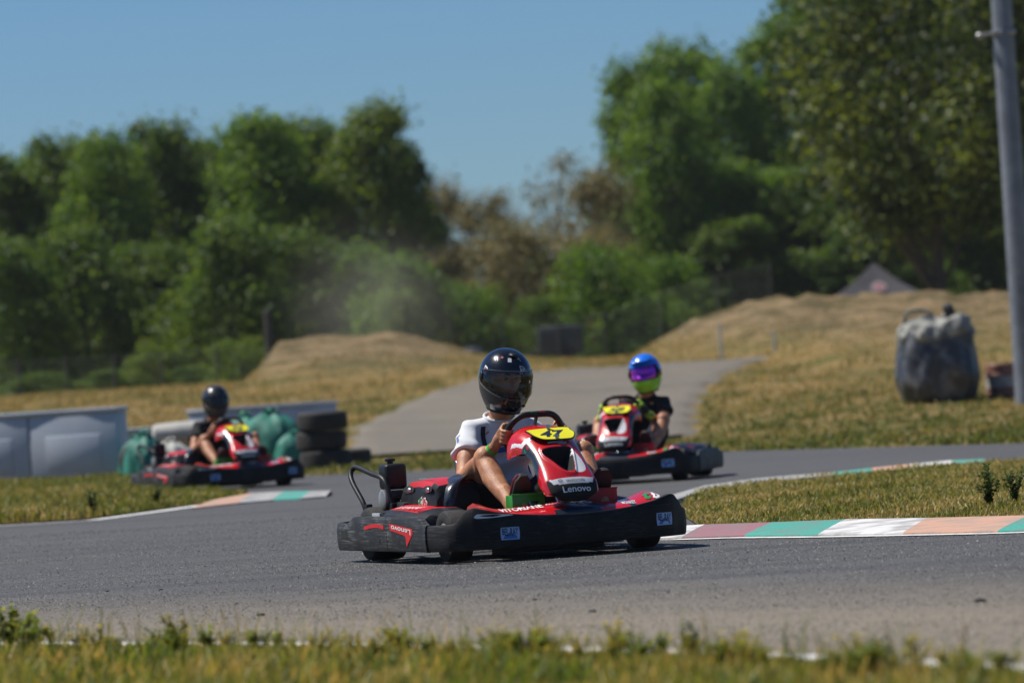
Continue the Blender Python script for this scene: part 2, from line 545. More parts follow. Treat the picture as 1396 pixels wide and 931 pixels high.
def ground_mat():
    m, N, L, b = mat_new('dry_grass_ground')
    ge = N.new('ShaderNodeNewGeometry')
    def noise(s, d=6, r=.6):
        n = N.new('ShaderNodeTexNoise'); n.inputs['Scale'].default_value = s; n.inputs['Detail'].default_value = d; n.inputs['Roughness'].default_value = r
        L.new(ge.outputs['Position'], n.inputs['Vector']); return n
    def rng_(src, a, b_, lo=0, hi=1):
        q = N.new('ShaderNodeMapRange'); q.inputs[1].default_value = a; q.inputs[2].default_value = b_; q.inputs[3].default_value = lo; q.inputs[4].default_value = hi
        L.new(src, q.inputs[0]); return q.outputs[0]
    def mix(fac, a, b_):
        q = N.new('ShaderNodeMix'); q.data_type = 'RGBA'
        L.new(fac, q.inputs[0])
        for s, v in ((6, a), (7, b_)):
            if isinstance(v, tuple): q.inputs[s].default_value = v + (1,)
            else: L.new(v, q.inputs[s])
        return q.outputs[2]
    n1 = noise(.35); n2 = noise(1.7); n3 = noise(9, 8, .7); n4 = noise(.9)
    dry = mix(rng_(n2.outputs['Fac'], .35, .65), (.34, .235, .095), (.21, .155, .06))
    green = mix(rng_(n3.outputs['Fac'], .35, .65), (.085, .105, .028), (.15, .14, .04))
    g = mix(rng_(n1.outputs['Fac'], .46, .62), dry, green)
    at_ = N.new('ShaderNodeAttribute'); at_.attribute_name = 'mound'
    dirt = mix(rng_(n4.outputs['Fac'], .4, .6), (.30, .205, .11), (.15, .10, .052))
    dirt = mix(rng_(n3.outputs['Fac'], .45, .66), dirt, (.34, .27, .15))
    dirt = mix(rng_(n2.outputs['Fac'], .52, .62), dirt, (.115, .10, .045))
    ad = N.new('ShaderNodeMath'); ad.operation = 'MULTIPLY_ADD'
    L.new(n2.outputs['Fac'], ad.inputs[0]); ad.inputs[1].default_value = .8; ad.inputs[2].default_value = -.4
    a2 = N.new('ShaderNodeMath'); a2.operation = 'ADD'
    L.new(ad.outputs[0], a2.inputs[0]); L.new(at_.outputs['Fac'], a2.inputs[1])
    n5 = noise(.55, 5, .65); dirt = mix(rng_(n5.outputs['Fac'], .50, .60, 0, .85), dirt, (.105, .085, .038)); n6 = noise(3.2, 6, .7); dirt = mix(rng_(n6.outputs['Fac'], .54, .66, 0, .7), dirt, (.36, .28, .165))
    c = mix(rng_(a2.outputs[0], .15, .6), g, dirt)
    L.new(c, b.inputs['Base Color']); b.inputs['Roughness'].default_value = .95; b.inputs['Specular IOR Level'].default_value = .1
    bp = N.new('ShaderNodeBump'); bp.inputs['Strength'].default_value = .9; bp.inputs['Distance'].default_value = .12
    L.new(n3.outputs['Fac'], bp.inputs['Height']); L.new(bp.outputs[0], b.inputs['Normal'])
    return m


M_['ground'] = ground_mat()
me = mesh_arrays('ground', np.stack([GX, GY, GZ], -1).reshape(-1, 3), quads, [M_['ground']], True, attr={'mound': mound_att.ravel()})
tag(link('ground', me), kind='structure')


# ------------------------------------------------------------------ asphalt
def asphalt_mat(name, c1, c2, dusty, worn=True):
    m, N, L, b = mat_new(name)
    ge = N.new('ShaderNodeNewGeometry')
    def noise(s, d=5, r=.6, sc=None, rot=0):
        n = N.new('ShaderNodeTexNoise'); n.inputs['Scale'].default_value = s; n.inputs['Detail'].default_value = d; n.inputs['Roughness'].default_value = r
        mp = N.new('ShaderNodeMapping')
        if sc: mp.inputs['Scale'].default_value = sc
        mp.inputs['Rotation'].default_value = (0, 0, rot)
        L.new(ge.outputs['Position'], mp.inputs[0]); L.new(mp.outputs[0], n.inputs['Vector']); return n.outputs['Fac']
    def rng_(src, a, b_, lo=0, hi=1):
        q = N.new('ShaderNodeMapRange'); q.inputs[1].default_value = a; q.inputs[2].default_value = b_; q.inputs[3].default_value = lo; q.inputs[4].default_value = hi
        L.new(src, q.inputs[0]); return q.outputs[0]
    def mix(fac, a, b_):
        q = N.new('ShaderNodeMix'); q.data_type = 'RGBA'
        if isinstance(fac, float): q.inputs[0].default_value = fac
        else: L.new(fac, q.inputs[0])
        for s, v in ((6, a), (7, b_)):
            if isinstance(v, tuple): q.inputs[s].default_value = v + (1,)
            else: L.new(v, q.inputs[s])
        return q.outputs[2]
    big = noise(.35, 4); streak = noise(1.0, 6, .7, (.10, 2.4, 1), .86); grain = noise(75, 3, .85); stone = noise(48, 3, .85)
    c = mix(rng_(big, .3, .7), c1, c2)
    c = mix(rng_(streak, .45, .62, 0, .75), c, tuple(x * .55 for x in c1))
    fine = noise(1.0, 4, .6, (.045, 5.5, 1), .86)
    c = mix(rng_(fine, .57, .65, 0, .45), c, (.034, .033, .033))
    if worn:
        # dust swept to the outside of the bend: everything beyond the racing line is paler and warmer
        sx = N.new('ShaderNodeSeparateXYZ'); L.new(ge.outputs['Position'], sx.inputs[0])
        q = N.new('ShaderNodeMath'); q.operation = 'MULTIPLY_ADD'; L.new(sx.outputs[0], q.inputs[0]); q.inputs[1].default_value = .95; L.new(sx.outputs[1], q.inputs[2])
        q2 = N.new('ShaderNodeMath'); q2.operation = 'MULTIPLY_ADD'; L.new(streak, q2.inputs[0]); q2.inputs[1].default_value = 2.4; L.new(q.outputs[0], q2.inputs[2])
        c = mix(rng_(q2.outputs[0], 24.0, 19.6, 0, .92), c, dusty)
    c = mix(rng_(stone, .53, .66, 0, .8), c, (.25, .24, .225))
    c = mix(rng_(grain, .5, .64, 0, .8), c, (.026, .026, .028))
    L.new(c, b.inputs['Base Color']); b.inputs['Roughness'].default_value = .72; b.inputs['Specular IOR Level'].default_value = .4
    bp = N.new('ShaderNodeBump'); bp.inputs['Strength'].default_value = .7; bp.inputs['Distance'].default_value = .006
    L.new(grain, bp.inputs['Height']); L.new(bp.outputs[0], b.inputs['Normal'])
    return m


M_['asphalt'] = asphalt_mat('track_asphalt', (.066, .065, .064), (.088, .086, .083), (.25, .203, .138))
M_['old_asphalt'] = asphalt_mat('old_asphalt', (.185, .155, .108), (.215, .18, .128), (.2, .18, .15), worn=False)


def sheet(name, pts, z, m, kind='structure'):
    bm = bmesh.new()
    vs = [bm.verts.new((p[0], p[1], z)) for p in pts]
    f = bm.faces.new(vs)
    if f.normal.z < 0: f.normal_flip()
    bmesh.ops.triangulate(bm, faces=[f])
    for f in bm.faces:
        if f.normal.z < 0: f.normal_flip()
    me = bpy.data.meshes.new(name); bm.to_mesh(me); bm.free(); me.materials.append(m)
    o = link(name, me); o['kind'] = kind
    return o


# front edge of the track (the white line), left to right, and its continuation out of the picture
line_px = [(70, 880), (250, 881), (425, 881), (640, 886), (850, 891), (1090, 900), (1390, 916)]
line_w = [gnd(*p) for p in line_px]
dl = (line_w[0] - line_w[1]).normalized(); dr = (line_w[-1] - line_w[-2]).normalized()
line_w = [line_w[0] + dl * 30 + Vector((0, 14, 0)), line_w[0] + dl * 8 + Vector((0, 1, 0)), line_w[0] + dl * 2.5] + line_w + [line_w[-1] + dr * 2, line_w[-1] + dr * 7 + Vector((.6, 0, 0)), line_w[-1] + dr * 14 + Vector((6, 1, 0))]
line_s = [Vector(tuple(p)) for p in catmull([tuple(p) for p in line_w], 6)]
far_px = [(-40, 652), (170, 652), (420, 648), (500, 645), (640, 638), (1000, 615), (1396, 604)]
far_w = [gnd(*p) for p in far_px]
far_w = [far_w[0] + Vector((-22, 2, 0))] + far_w + [far_w[-1] + Vector((5, -7, 0)), far_w[-1] + Vector((24, -20, 0))]
sheet('track', [(p.x, p.y - .05) for p in line_s] + [(p.x, p.y) for p in far_w[::-1]], .0, M_['asphalt'])


def strip(name, pts, wd, z, m, side=1):
    """flat painted strip; pts run along one edge"""
    P = [Vector((p.x, p.y, 0)) for p in pts]; V = []; Fs = []
    for i, p in enumerate(P):
        t = (P[min(i + 1, len(P) - 1)] - P[max(i - 1, 0)]).normalized()
        n = Vector((-t.y, t.x, 0)) * side
        V += [(p.x, p.y, z), (p.x + n.x * wd, p.y + n.y * wd, z)]
    for i in range(len(P) - 1):
        q = (2 * i, 2 * i + 2, 2 * i + 3, 2 * i + 1)
        Fs.append(q if side > 0 else q[::-1])
    me = bpy.data.meshes.new(name); me.from_pydata(V, [], Fs); me.materials.append(m)
    o = link(name, me); o['kind'] = 'structure'
    return o


M_['paint_white'] = mat('worn_white_paint', (.72, .71, .68), .7, scale=11, col2=(.40, .385, .36), thr=(.5, .68), bump=.3, bscale=120)
strip('white_line', line_s, .13, .005, M_['paint_white'])
ll = [gnd(*p) for p in [(-200, 726), (0, 717), (115, 710), (205, 698), (310, 683)]]
strip('white_line', ll, .16, .005, M_['paint_white'], -1)

# old tarmac climbing behind the track (draped over the rising ground)
rows = [(66.5, 472, 940), (72, 468, 942), (80, 474, 945), (88, 520, 958), (94, 572, 985), (100, 632, 1022), (103, 660, 1050)]
V = []; NC = 26
for Y in np.arange(66.5, 103.1, .7):
    a = np.interp(Y, [r_[0] for r_ in rows], [r_[1] for r_ in rows]); b_ = np.interp(Y, [r_[0] for r_ in rows], [r_[2] for r_ in rows])
    xa = (a - 698) * Y / F_PX; xb = (b_ - 698) * Y / F_PX
    for k in range(NC):
        x_ = xa + (xb - xa) * k / (NC - 1) + (.12 * math.sin(Y * 1.3) + .08 * math.sin(Y * 3.1) if k in (0, NC - 1) else 0)
        V.append((x_, Y, tz(x_, Y) + .05 - (.07 if k in (0, NC - 1) else 0)))
nr = len(V) // NC
ii = np.arange(nr - 1)[:, None] * NC + np.arange(NC - 1)[None, :]
me = mesh_arrays('old_track', V, np.stack([ii, ii + 1, ii + NC + 1, ii + NC], -1).reshape(-1, 4), [M_['old_asphalt']], True)
tag(link('old_track', me), kind='structure')

# ------------------------------------------------------------------ kerbs
KC = {'white': ((.66, .65, .63), (.36, .35, .335)), 'teal': ((.055, .33, .26), (.13, .25, .21)), 'salmon': ((.54, .31, .21), (.40, .28, .215)),
      'mauve': ((.30, .135, .155), (.24, .165, .165)), 'grey': ((.26, .255, .245), (.42, .41, .39))}
for k, (a, b_) in KC.items():
    M_['kerb_' + k] = mat('kerb_paint_' + k, a, .7, scale=5.5, col2=b_, thr=(.44, .62), bump=.5, bscale=40)


def kerb(name, front, width, rise, cols, side=1, slant=.25):
    """painted concrete kerb. front: world points along the track edge; cols: (colour, length) blocks"""
    P = [Vector((p.x, p.y, 0)) for p in front]
    mats = [M_['kerb_' + k] for k in KC]; keys = list(KC)
    cum = [0]
    for a, b in zip(P[:-1], P[1:]): cum.append(cum[-1] + (b - a).length)
    def pt(s):
        s = min(max(s, 0), cum[-1] - 1e-6)
        i = max(k for k in range(len(P) - 1) if cum[k] <= s)
        t = (P[i + 1] - P[i]).normalized()
        tt = (P[min(i + 2, len(P) - 1)] - P[max(i - 1, 0)]).normalized()
        return P[i] + t * (s - cum[i]), Vector((-tt.y, tt.x, 0)) * side, tt
    prof = [(0, .006), (.05, .022), (.35, .022 + rise * .45), (.75, .022 + rise * .9), (.96, .022 + rise), (1.0, .0)]
    mb = MB(); s = 0
    for cname, ln in cols:
        steps = max(2, int(ln / .15)); rings = []
        for k in range(steps + 1):
            row = []
            for (q, z) in prof:
                p, n, t = pt(s + ln * k / steps + slant * q)
                row.append(p + n * (q * width) + Vector((0, 0, z)))
            rings.append(row)
        vs = [p for r_ in rings for p in r_]; n_ = len(prof); fs = []
        for k in range(steps):
            for j in range(n_ - 1):
                q = (k * n_ + j, (k + 1) * n_ + j, (k + 1) * n_ + j + 1, k * n_ + j + 1)
                fs.append(q if side > 0 else q[::-1])
        mb.add(vs, fs, keys.index(cname), False)
        s += ln
        if s >= cum[-1]: break
    o = mb.build(name, mats); o['kind'] = 'structure'
    return o


def kerb_between(name, near_px, far_px, cols, z_near, z_far, more=()):
    """kerb as a raised painted strip: block limits given along its near and its far edge"""
    A = [gnd(x_, y_, z_near) for x_, y_ in near_px]; B = [gnd(x_, y_, z_far) for x_, y_ in far_px]
    for a, b in more: A.append(A[-1] + Vector(a)); B.append(B[-1] + Vector(b))
    mats = [M_['kerb_' + k] for k in KC]; keys = list(KC); mb = MB(); up = z_far > z_near
    for k in range(len(A) - 1):
        n = 8; rows_ = []
        for q in range(n + 1):
            a = A[k].lerp(A[k + 1], q / n); b = B[k].lerp(B[k + 1], q / n); row = []
            row.append(Vector((a.x, a.y, -.01)) + (a - b).normalized() * .005)
            for f in (0, .04, .25, .5, .75, .96, 1.0):
                p = a.lerp(b, f); p.z += .003 * math.sin(f * math.pi) + (.0 if f in (0, 1.0) else .003); row.append(p)
            row.append(Vector((b.x, b.y, -.01)) + (b - a).normalized() * .005)
            rows_.append(row)
        m_ = len(rows_[0]); vs = [p for r_ in rows_ for p in r_]
        mb.add(vs, [(r_ * m_ + j, (r_ + 1) * m_ + j, (r_ + 1) * m_ + j + 1, r_ * m_ + j + 1) for r_ in range(n) for j in range(m_ - 1)], keys.index(cols[k]), False)
    o = mb.build(name, mats); o['kind'] = 'structure'; return A, B


E = [((.55, -.85, 0), (.55, -.85, 0))] * 4 + [((.9, -.8, 0), (.9, -.8, 0))] * 6
kA, kB = kerb_between('kerb', [(868, 734), (930, 732), (1015, 729.5), (1115, 728.6), (1231, 726.4), (1360, 723.5), (1470, 720)], [(895, 718), (962, 714.6), (1054, 711.6), (1154, 707.5), (1266, 705.5), (1405, 702), (1515, 699)],
                      ['white', 'mauve', 'teal', 'white', 'salmon', 'teal'] + ['white', 'salmon', 'teal'] * 4, .012, .045, E)
strip('white_line', [Vector((p.x, p.y - .02, 0)) for p in kA[1:]], .10, .005, M_['paint_white'], -1)
kerb_between('kerb', [(918, 682), (963, 667), (1038, 656.5), (1136, 647.5), (1189, 642.5), (1243, 637), (1300, 632), (1343, 629.5)], [(905, 678), (960, 662), (1035, 651.5), (1132, 644), (1187, 638), (1240, 632.5), (1297, 627.5), (1342, 625.5)],
             ['grey', 'grey', 'grey', 'teal', 'salmon', 'white', 'teal'], .03, .012)
kerb_between('kerb', [(262, 692.5), (325, 685), (372, 681), (410, 679), (445, 676)], [(292, 681), (345, 671.5), (388, 669.5), (424, 669), (452, 668.5)], ['salmon', 'grey', 'teal', 'grey'], .012, .035)

# ------------------------------------------------------------------ grass
M_['grass_mid'] = leaf_mat('grass_blades', (.10, .14, .022), (.24, .215, .05), (.52, .40, .16), .35)
M_['grass_green'] = leaf_mat('green_grass_blades', (.085, .14, .022), (.20, .215, .04), (.52, .38, .11), .4)
M_['grass_dry'] = leaf_mat('dry_grass_blades', (.115, .14, .028), (.32, .245, .078), (.54, .39, .16), .35)


def inside(poly, x, y):
    poly = np.asarray([(p[0], p[1]) for p in poly]); n = len(poly); r_ = np.zeros(len(x), bool); j = n - 1
    for i in range(n):
        xi, yi = poly[i]; xj, yj = poly[j]
        c = ((yi > y) != (yj > y)) & (x < (xj - xi) * (y - yi) / (yj - yi + 1e-12) + xi)
        r_ ^= c; j = i
    return r_


def blades(name, x, y, z, h, wd, m, lean=.5, green=None):
    """one bent blade per root point: two stacked quads narrowing to the tip; parented to nothing, one stuff object"""
    n = len(x); ang = rng.uniform(0, 6.283, n); la = rng.uniform(0, 6.283, n)
    ln = rng.uniform(.1, 1, n) * lean * h
    c, s = np.cos(ang) * wd / 2, np.sin(ang) * wd / 2
    dx, dy = np.cos(la) * ln, np.sin(la) * ln
    def lv(f, k, hz):
        return np.stack([x + dx * f + c * k, y + dy * f + s * k, z + h * hz], -1), np.stack([x + dx * f - c * k, y + dy * f - s * k, z + h * hz], -1)
    a0, a1 = lv(0, 1, -.05); b0, b1 = lv(.3, .85, .55); c0, c1 = lv(1, .25, np.sqrt(np.maximum(.1, 1 - .3 * (ln / h) ** 2)))
    V = np.stack([a0, a1, b0, b1, c0, c1], 1).reshape(-1, 3)
    i = np.arange(n)[:, None] * 6
    Fq = np.concatenate([i + np.array([[0, 1, 3, 2]]), i + np.array([[2, 3, 5, 4]])], 0)
    rv = rng.uniform(0, 1, n) if green is None else green
    me = mesh_arrays(name, V, Fq, [m], False, attr={'rnd': np.repeat(rv, 6)})
    return tag(link(name, me), kind='stuff')


def patch(n, poly, x0, x1, y0, y1):
    x = rng.uniform(x0, x1, n); y = rng.uniform(y0, y1, n); k = inside(poly, x, y)
    return x[k], y[k]


def slab(name, poly, m, z):
    return sheet(name, poly, z, m)


# infield tongue on the right, between the two arms of the track
inf = [gnd(*p) for p in [(925, 700), (932, 688), (954, 671), (1002, 665), (1057, 658), (1139, 651), (1250, 640), (1342, 634), (1396, 631)]]
infield = [(p.x, p.y + .0) for p in kB[1:]] + [(26, 18), (26, 30), (inf[-1].x + 4, inf[-1].y - 1.5)] + [(p.x, p.y) for p in inf[::-1]]
slab('infield', infield, M_['ground'], .012)
x, y = patch(230000, infield, .5, 9, 18, 43)
keep = rng.uniform(0, 1, len(x)) < np.clip(1.15 - (y - 28) / 26, .3, 1) * np.where(np.abs(x) < y * .12 + .5, 1, .3) * (0.35 + .65 * sm(-.35, .25, vnoise(x, y, 1.6, 5) + .25))
x, y = x[keep], y[keep]
edge_ = np.interp(x, [p.x for p in kB], [p.y for p in kB]); neark = sm(.0, 1.1, y - edge_)
hh = rng.uniform(.015, .045, len(x)) * (.35 + .65 * neark) * (1 + .5 * vnoise(x, y, .8, 6))
gv = np.clip(.46 + .45 * vnoise(x, y, 1.2, 8) + .25 * (1 - neark) + rng.normal(0, .24, len(x)), 0, 1)
blades('infield_grass', x, y, .012 + 0 * x, hh, rng.uniform(.006, .012, len(x)) * (y / 28), M_['grass_mid'], .8, gv)

# grass wedge on the left in front of the barrier
lw = [gnd(*p) for p in [(0, 716), (115, 709), (205, 697), (275, 688), (322, 680)]]
lb = [gnd(*p) for p in [(338, 671.5), (250, 671), (178, 669)]]
left = [(lw[0].x - 25, lw[0].y + 2)] + [(p.x, p.y + .1) for p in lw] + [(p.x, p.y) for p in lb] + [(gnd(168, 655).x + .3, 66), (-34, 68)]
slab('left_verge', left, M_['ground'], .012)
x, y = patch(120000, left, -9, -1, 41, 67)
gv = np.clip(.32 + .5 * vnoise(x, y, 2.2, 11) + rng.normal(0, .22, len(x)), 0, 1)
blades('verge_grass', x, y, .012 + 0 * x, rng.uniform(.04, .12, len(x)) * (1 + .5 * vnoise(x, y, 1.2, 12)) * (1 - .6 * sm(-4.2, -2.6, x)), rng.uniform(.012, .022, len(x)), M_['grass_mid'], .7, gv)

# foreground grass between the camera and the white line
lx = np.array([p.x for p in line_s]); ly = np.array([p.y for p in line_s]); o_ = np.argsort(lx); lx, ly = lx[o_], ly[o_]
n = 90000
x = rng.uniform(-4.2, 4.2, n); d = rng.uniform(0, 1, n) ** 1.4 * 5.5 + .02
y = np.interp(x, lx, ly) - d
dens = .45 + .55 * sm(-.5, .3, vnoise(x, y, .9, 21) + .2)
k = rng.uniform(0, 1, n) < dens; x, y, d = x[k], y[k], d[k]
hh = rng.uniform(.03, .10, len(x)) * (1 + .7 * vnoise(x, y, .7, 22)) * (.30 + .70 * sm(.1, 1.6, d))
gv = np.clip(.52 + .65 * vnoise(x, y, .8, 23) + rng.normal(0, .2, len(x)), 0, 1)
blades('foreground_grass', x, y, 0 * x - .01, hh, rng.uniform(.006, .013, len(x)), M_['grass_green'], .7, gv)

# taller wispy blades standing along the line
n = 2400; x = rng.uniform(-3, 3, n); d = rng.uniform(0.05, 1, n) * 1.8; y = np.interp(x, lx, ly) - d + .05
k = vnoise(x, y, .5, 71) + rng.normal(0, .3, n) > .05; x, y = x[k], y[k]
blades('tall_grass', x, y, 0 * x - .01, rng.uniform(.07, .19, len(x)), rng.uniform(.003, .007, len(x)), M_['grass_green'], .5, np.clip(.5 + rng.normal(0, .3, len(x)), 0, 1))

# loose grit and proud stones on the near asphalt
n = 230000
y = rng.uniform(13.3, 38, n); x = rng.uniform(-1, 1, n) * (y * .105 + .4)
k = (y > np.interp(x, lx, ly) + .15) & ~inside(infield, x, y) & ~inside([(p.x, p.y) for p in kA] + [(p.x, p.y) for p in kB[::-1]], x, y); k2 = rng.uniform(0, 1, k.sum()) < .25 + .6 * sm(-.35, .4, vnoise(x[k] * .9 + y[k] * .8, (y[k] - x[k]) * .25, 1.6, 61)); x, y = x[k][k2], y[k][k2]; n = len(x)
sz = rng.uniform(.0022, .0050, n) * (1 + .7 * (rng.uniform(0, 1, n) > .97)); th = rng.uniform(0, 6.28, n)
V = []
for q in range(3):
    V.append(np.stack([x + sz * np.cos(th + q * 2.09), y + sz * np.sin(th + q * 2.09), 0 * x], -1))
V.append(np.stack([x, y, sz * rng.uniform(.5, .95, n)], -1))
V = np.stack(V, 1).reshape(-1, 3); i_ = np.arange(n)[:, None] * 4
Fq = np.concatenate([i_ + np.array([[0, 1, 3]]), i_ + np.array([[1, 2, 3]]), i_ + np.array([[2, 0, 3]])], 0)
m, N, L, b = mat_new('asphalt_stones'); a_ = N.new('ShaderNodeAttribute'); a_.attribute_name = 'rnd'; cr = N.new('ShaderNodeValToRGB')
cr.color_ramp.elements[0].color = (.045, .044, .043, 1); cr.color_ramp.elements[0].position = .25; cr.color_ramp.elements[1].color = (.36, .34, .30, 1)
e = cr.color_ramp.elements.new(.7); e.color = (.13, .125, .115, 1); L.new(a_.outputs['Fac'], cr.inputs[0]); L.new(cr.outputs[0], b.inputs['Base Color']); b.inputs['Roughness'].default_value = .7
tag(link('grit', mesh_arrays('grit', V, Fq, [m], False, attr={'rnd': np.repeat(rng.uniform(0, 1, n), 4)})), kind='stuff')

# far meadow strips and the dry mounds
n = 210000
x = rng.uniform(-16, 16, n); y = rng.uniform(50, 128, n)
trk_far = np.interp(x, [p.x for p in far_w], [p.y for p in far_w])
a = np.interp(y, [r_[0] for r_ in rows], [r_[1] for r_ in rows]); b_ = np.interp(y, [r_[0] for r_ in rows], [r_[2] for r_ in rows])
on_old = (x > (a - 698) * y / F_PX - .05) & (x < (b_ - 698) * y / F_PX + .05) & (y > 66) & (y < 103.2)
k = (y > trk_far + .15) & ~on_old & (np.abs(x) < y * .115) & ~inside(left, x, y)
x, y = x[k], y[k]
hl2, hr2 = mounds(x, y)
dirty = np.clip(np.maximum(hl2, hr2) / .8, 0, 1)
k = rng.uniform(0, 1, len(x)) > dirty * .85
x, y, dirty = x[k], y[k], dirty[k]
k = rng.uniform(0, 1, len(x)) < .12 + .88 * sm(-.15, .25, vnoise(x, y, 2.0, 41) + .5 * vnoise(x, y, .7, 42) + .15 * (1 - dirty)); x, y, dirty = x[k], y[k], dirty[k]
gv = np.clip(.50 + .5 * vnoise(x, y, 3.2, 31) + .1 * dirty + .3 * vnoise(x, y, .9, 43) + rng.normal(0, .2, len(x)) - .46 * (1 - sm(64, 90, y)), 0, 1)
blades('meadow_grass', x, y, terr(x, y), rng.uniform(.03, .11, len(x)) * (1 - .4 * dirty) * (.7 + .5 * vnoise(x, y, 1.5, 44)), rng.uniform(.02, .045, len(x)), M_['grass_dry'], .7, gv)
# ------------------------------------------------------------------ trees
M_['bark'] = mat('bark', (.075, .06, .045), .9, scale=6, col2=(.13, .11, .085), bump=.6, bscale=30)
M_['bark_pale'] = mat('pale_bark', (.17, .15, .125), .9, scale=6, col2=(.26, .23, .2), bump=.6, bscale=30)
M_['leaf_dark'] = leaf_mat('dark_green_leaves', (.040, .082, .012), (.072, .128, .018), (.13, .19, .028), .48)
M_['leaf_mid'] = leaf_mat('mid_green_leaves', (.048, .112, .012), (.088, .168, .020), (.15, .235, .032), .48)
M_['leaf_yellow'] = leaf_mat('yellow_green_leaves', (.055, .105, .012), (.10, .155, .02), (.16, .21, .03), .5)
M_['leaf_near_backlit'] = leaf_mat('near_tree_leaves_backlit', (.016, .032, .007), (.030, .055, .010), (.17, .21, .03), .38)  # shaded foliage and a few backlit leaves are put into the ramp colours
M_['leaf_brown'] = leaf_mat('parched_leaves', (.12, .115, .04), (.175, .155, .06), (.23, .20, .085), .4)


def tree_meshes(seed, h, w, base, nclump, per, leaf, shape='round', pale=False):
    """trunk mesh (tapered, with limbs) and crown mesh (leaf faces in clumps spread through the crown)"""
    r_ = np.random.default_rng(seed)
    mb = MB()
    tip = Vector((r_.normal(0, .03 * h), r_.normal(0, .03 * h), h * .93))
    P = [Vector((0, 0, -.15)), Vector((r_.normal(0, .012 * h), r_.normal(0, .012 * h), h * .3)), Vector((r_.normal(0, .02 * h), r_.normal(0, .02 * h), h * .62)), tip]
    pts = catmull([tuple(p) for p in P], 6); r0 = .022 * h
    mb.tube(pts, [r0 * (1.25 if i == 0 else 1) * (1 - .93 * i / (len(pts) - 1)) for i in range(len(pts))], 8)
    centers = []
    def env(t):      # crown half width along its height, t 0..1
        if shape == 'round': return max(.12, math.sin(math.pi * min(1, max(0, .14 + .80 * t)))) ** .55
        if shape == 'cone': return max(.05, 1 - t) ** .5 * 1.12 * min(1, (t + .2) * 4) ** .5
        if shape == 'bush': return math.sqrt(max(0, 1 - (t * .95) ** 2))
        return (max(.1, math.sin(math.pi * (.1 + .82 * t))) ** .45) * (1 - .2 * t)
    lobes = [(r_.uniform(0, 6.28), r_.uniform(.15, .95), r_.uniform(.15, .4)) for _ in range(7)]
    for i in range(nclump):
        t = r_.uniform(0, 1) ** .9; a = r_.uniform(0, 6.28)
        k = 1.0
        for la, lt, ls in lobes:
            dd = abs((a - la + 3.14) % 6.28 - 3.14)
            k += ls * math.exp(-(dd / .7) ** 2 - ((t - lt) / .18) ** 2)
        rad = (w / 2) * env(t) * (r_.uniform(.06, 1) ** .5) * min(1.25, k) * .92
        z = h * (base + (1 - base) * t)
        tc = pts[min(len(pts) - 1, int(len(pts) * min(.99, z / h)))]
        centers.append(Vector((tc[0] + math.cos(a) * rad, tc[1] + math.sin(a) * rad, z)))
    for i in range(0, nclump, max(1, nclump // 26)):
        c = centers[i]; s0 = max(.12 * h, c.z - .22 * h - .3 * math.hypot(c.x, c.y)); j = min(len(pts) - 1, int(len(pts) * s0 / (h * .93)))
        a = Vector(tuple(pts[j])); mid = a.lerp(c, .55) + Vector((0, 0, .04 * h * r_.uniform(.2, 1)))
        rr = r0 * .38 * (1 - .7 * s0 / h)
        mb.tube(catmull([tuple(a), tuple(mid), tuple(c)], 4), [rr * (1 - .1 * q) for q in range(9)], 5)
    trunk = mb.mesh('trunk', [M_['bark_pale' if pale else 'bark']])
    C = np.array([tuple(c) for c in centers])
    cs = r_.uniform(.55, 1.15, nclump) * .19 * w
    n = nclump * per
    ci = np.repeat(np.arange(nclump), per)
    off = r_.normal(0, 1, (n, 3)); off /= np.linalg.norm(off, axis=1)[:, None] + 1e-9
    off *= (r_.uniform(0, 1, n) ** .5)[:, None] * np.array([1, 1, .8]) * (cs[ci] * np.where(r_.uniform(0, 1, n) < .35, 1.4, 1))[:, None]
    p = C[ci] + off
    nrm = off / (np.linalg.norm(off, axis=1)[:, None] + 1e-9) * .55 + r_.normal(0, .6, (n, 3)) + np.array([0, 0, .5]); nrm /= np.linalg.norm(nrm, axis=1)[:, None]
    t1 = np.cross(nrm, r_.normal(0, 1, (n, 3))); t1 /= np.linalg.norm(t1, axis=1)[:, None]
    t2 = np.cross(nrm, t1)
    L_ = leaf * r_.uniform(.6, 1.3, n)[:, None]
    V = np.stack([p - t1 * L_ * .5, p + t2 * L_ * .32, p + t1 * L_ * .55, p - t2 * L_ * .32], 1).reshape(-1, 3)
    Fq = np.arange(n * 4).reshape(-1, 4)
    rv = np.clip(.5 + .28 * r_.normal(0, 1, nclump)[ci] + .17 * r_.normal(0, 1, n), 0, 1)
    return trunk, V, Fq, np.repeat(rv, 4)


def tree_kind(seed, h, w, base, nclump, per, leaf, lm, shape='round', pale=False):
    trunk, V, Fq, rv = tree_meshes(seed, h, w, base, nclump, per, leaf, shape, pale)
    crown = mesh_arrays('crown', V, Fq, [M_[lm]], False, attr={'rnd': rv})
    return trunk, crown, h, w


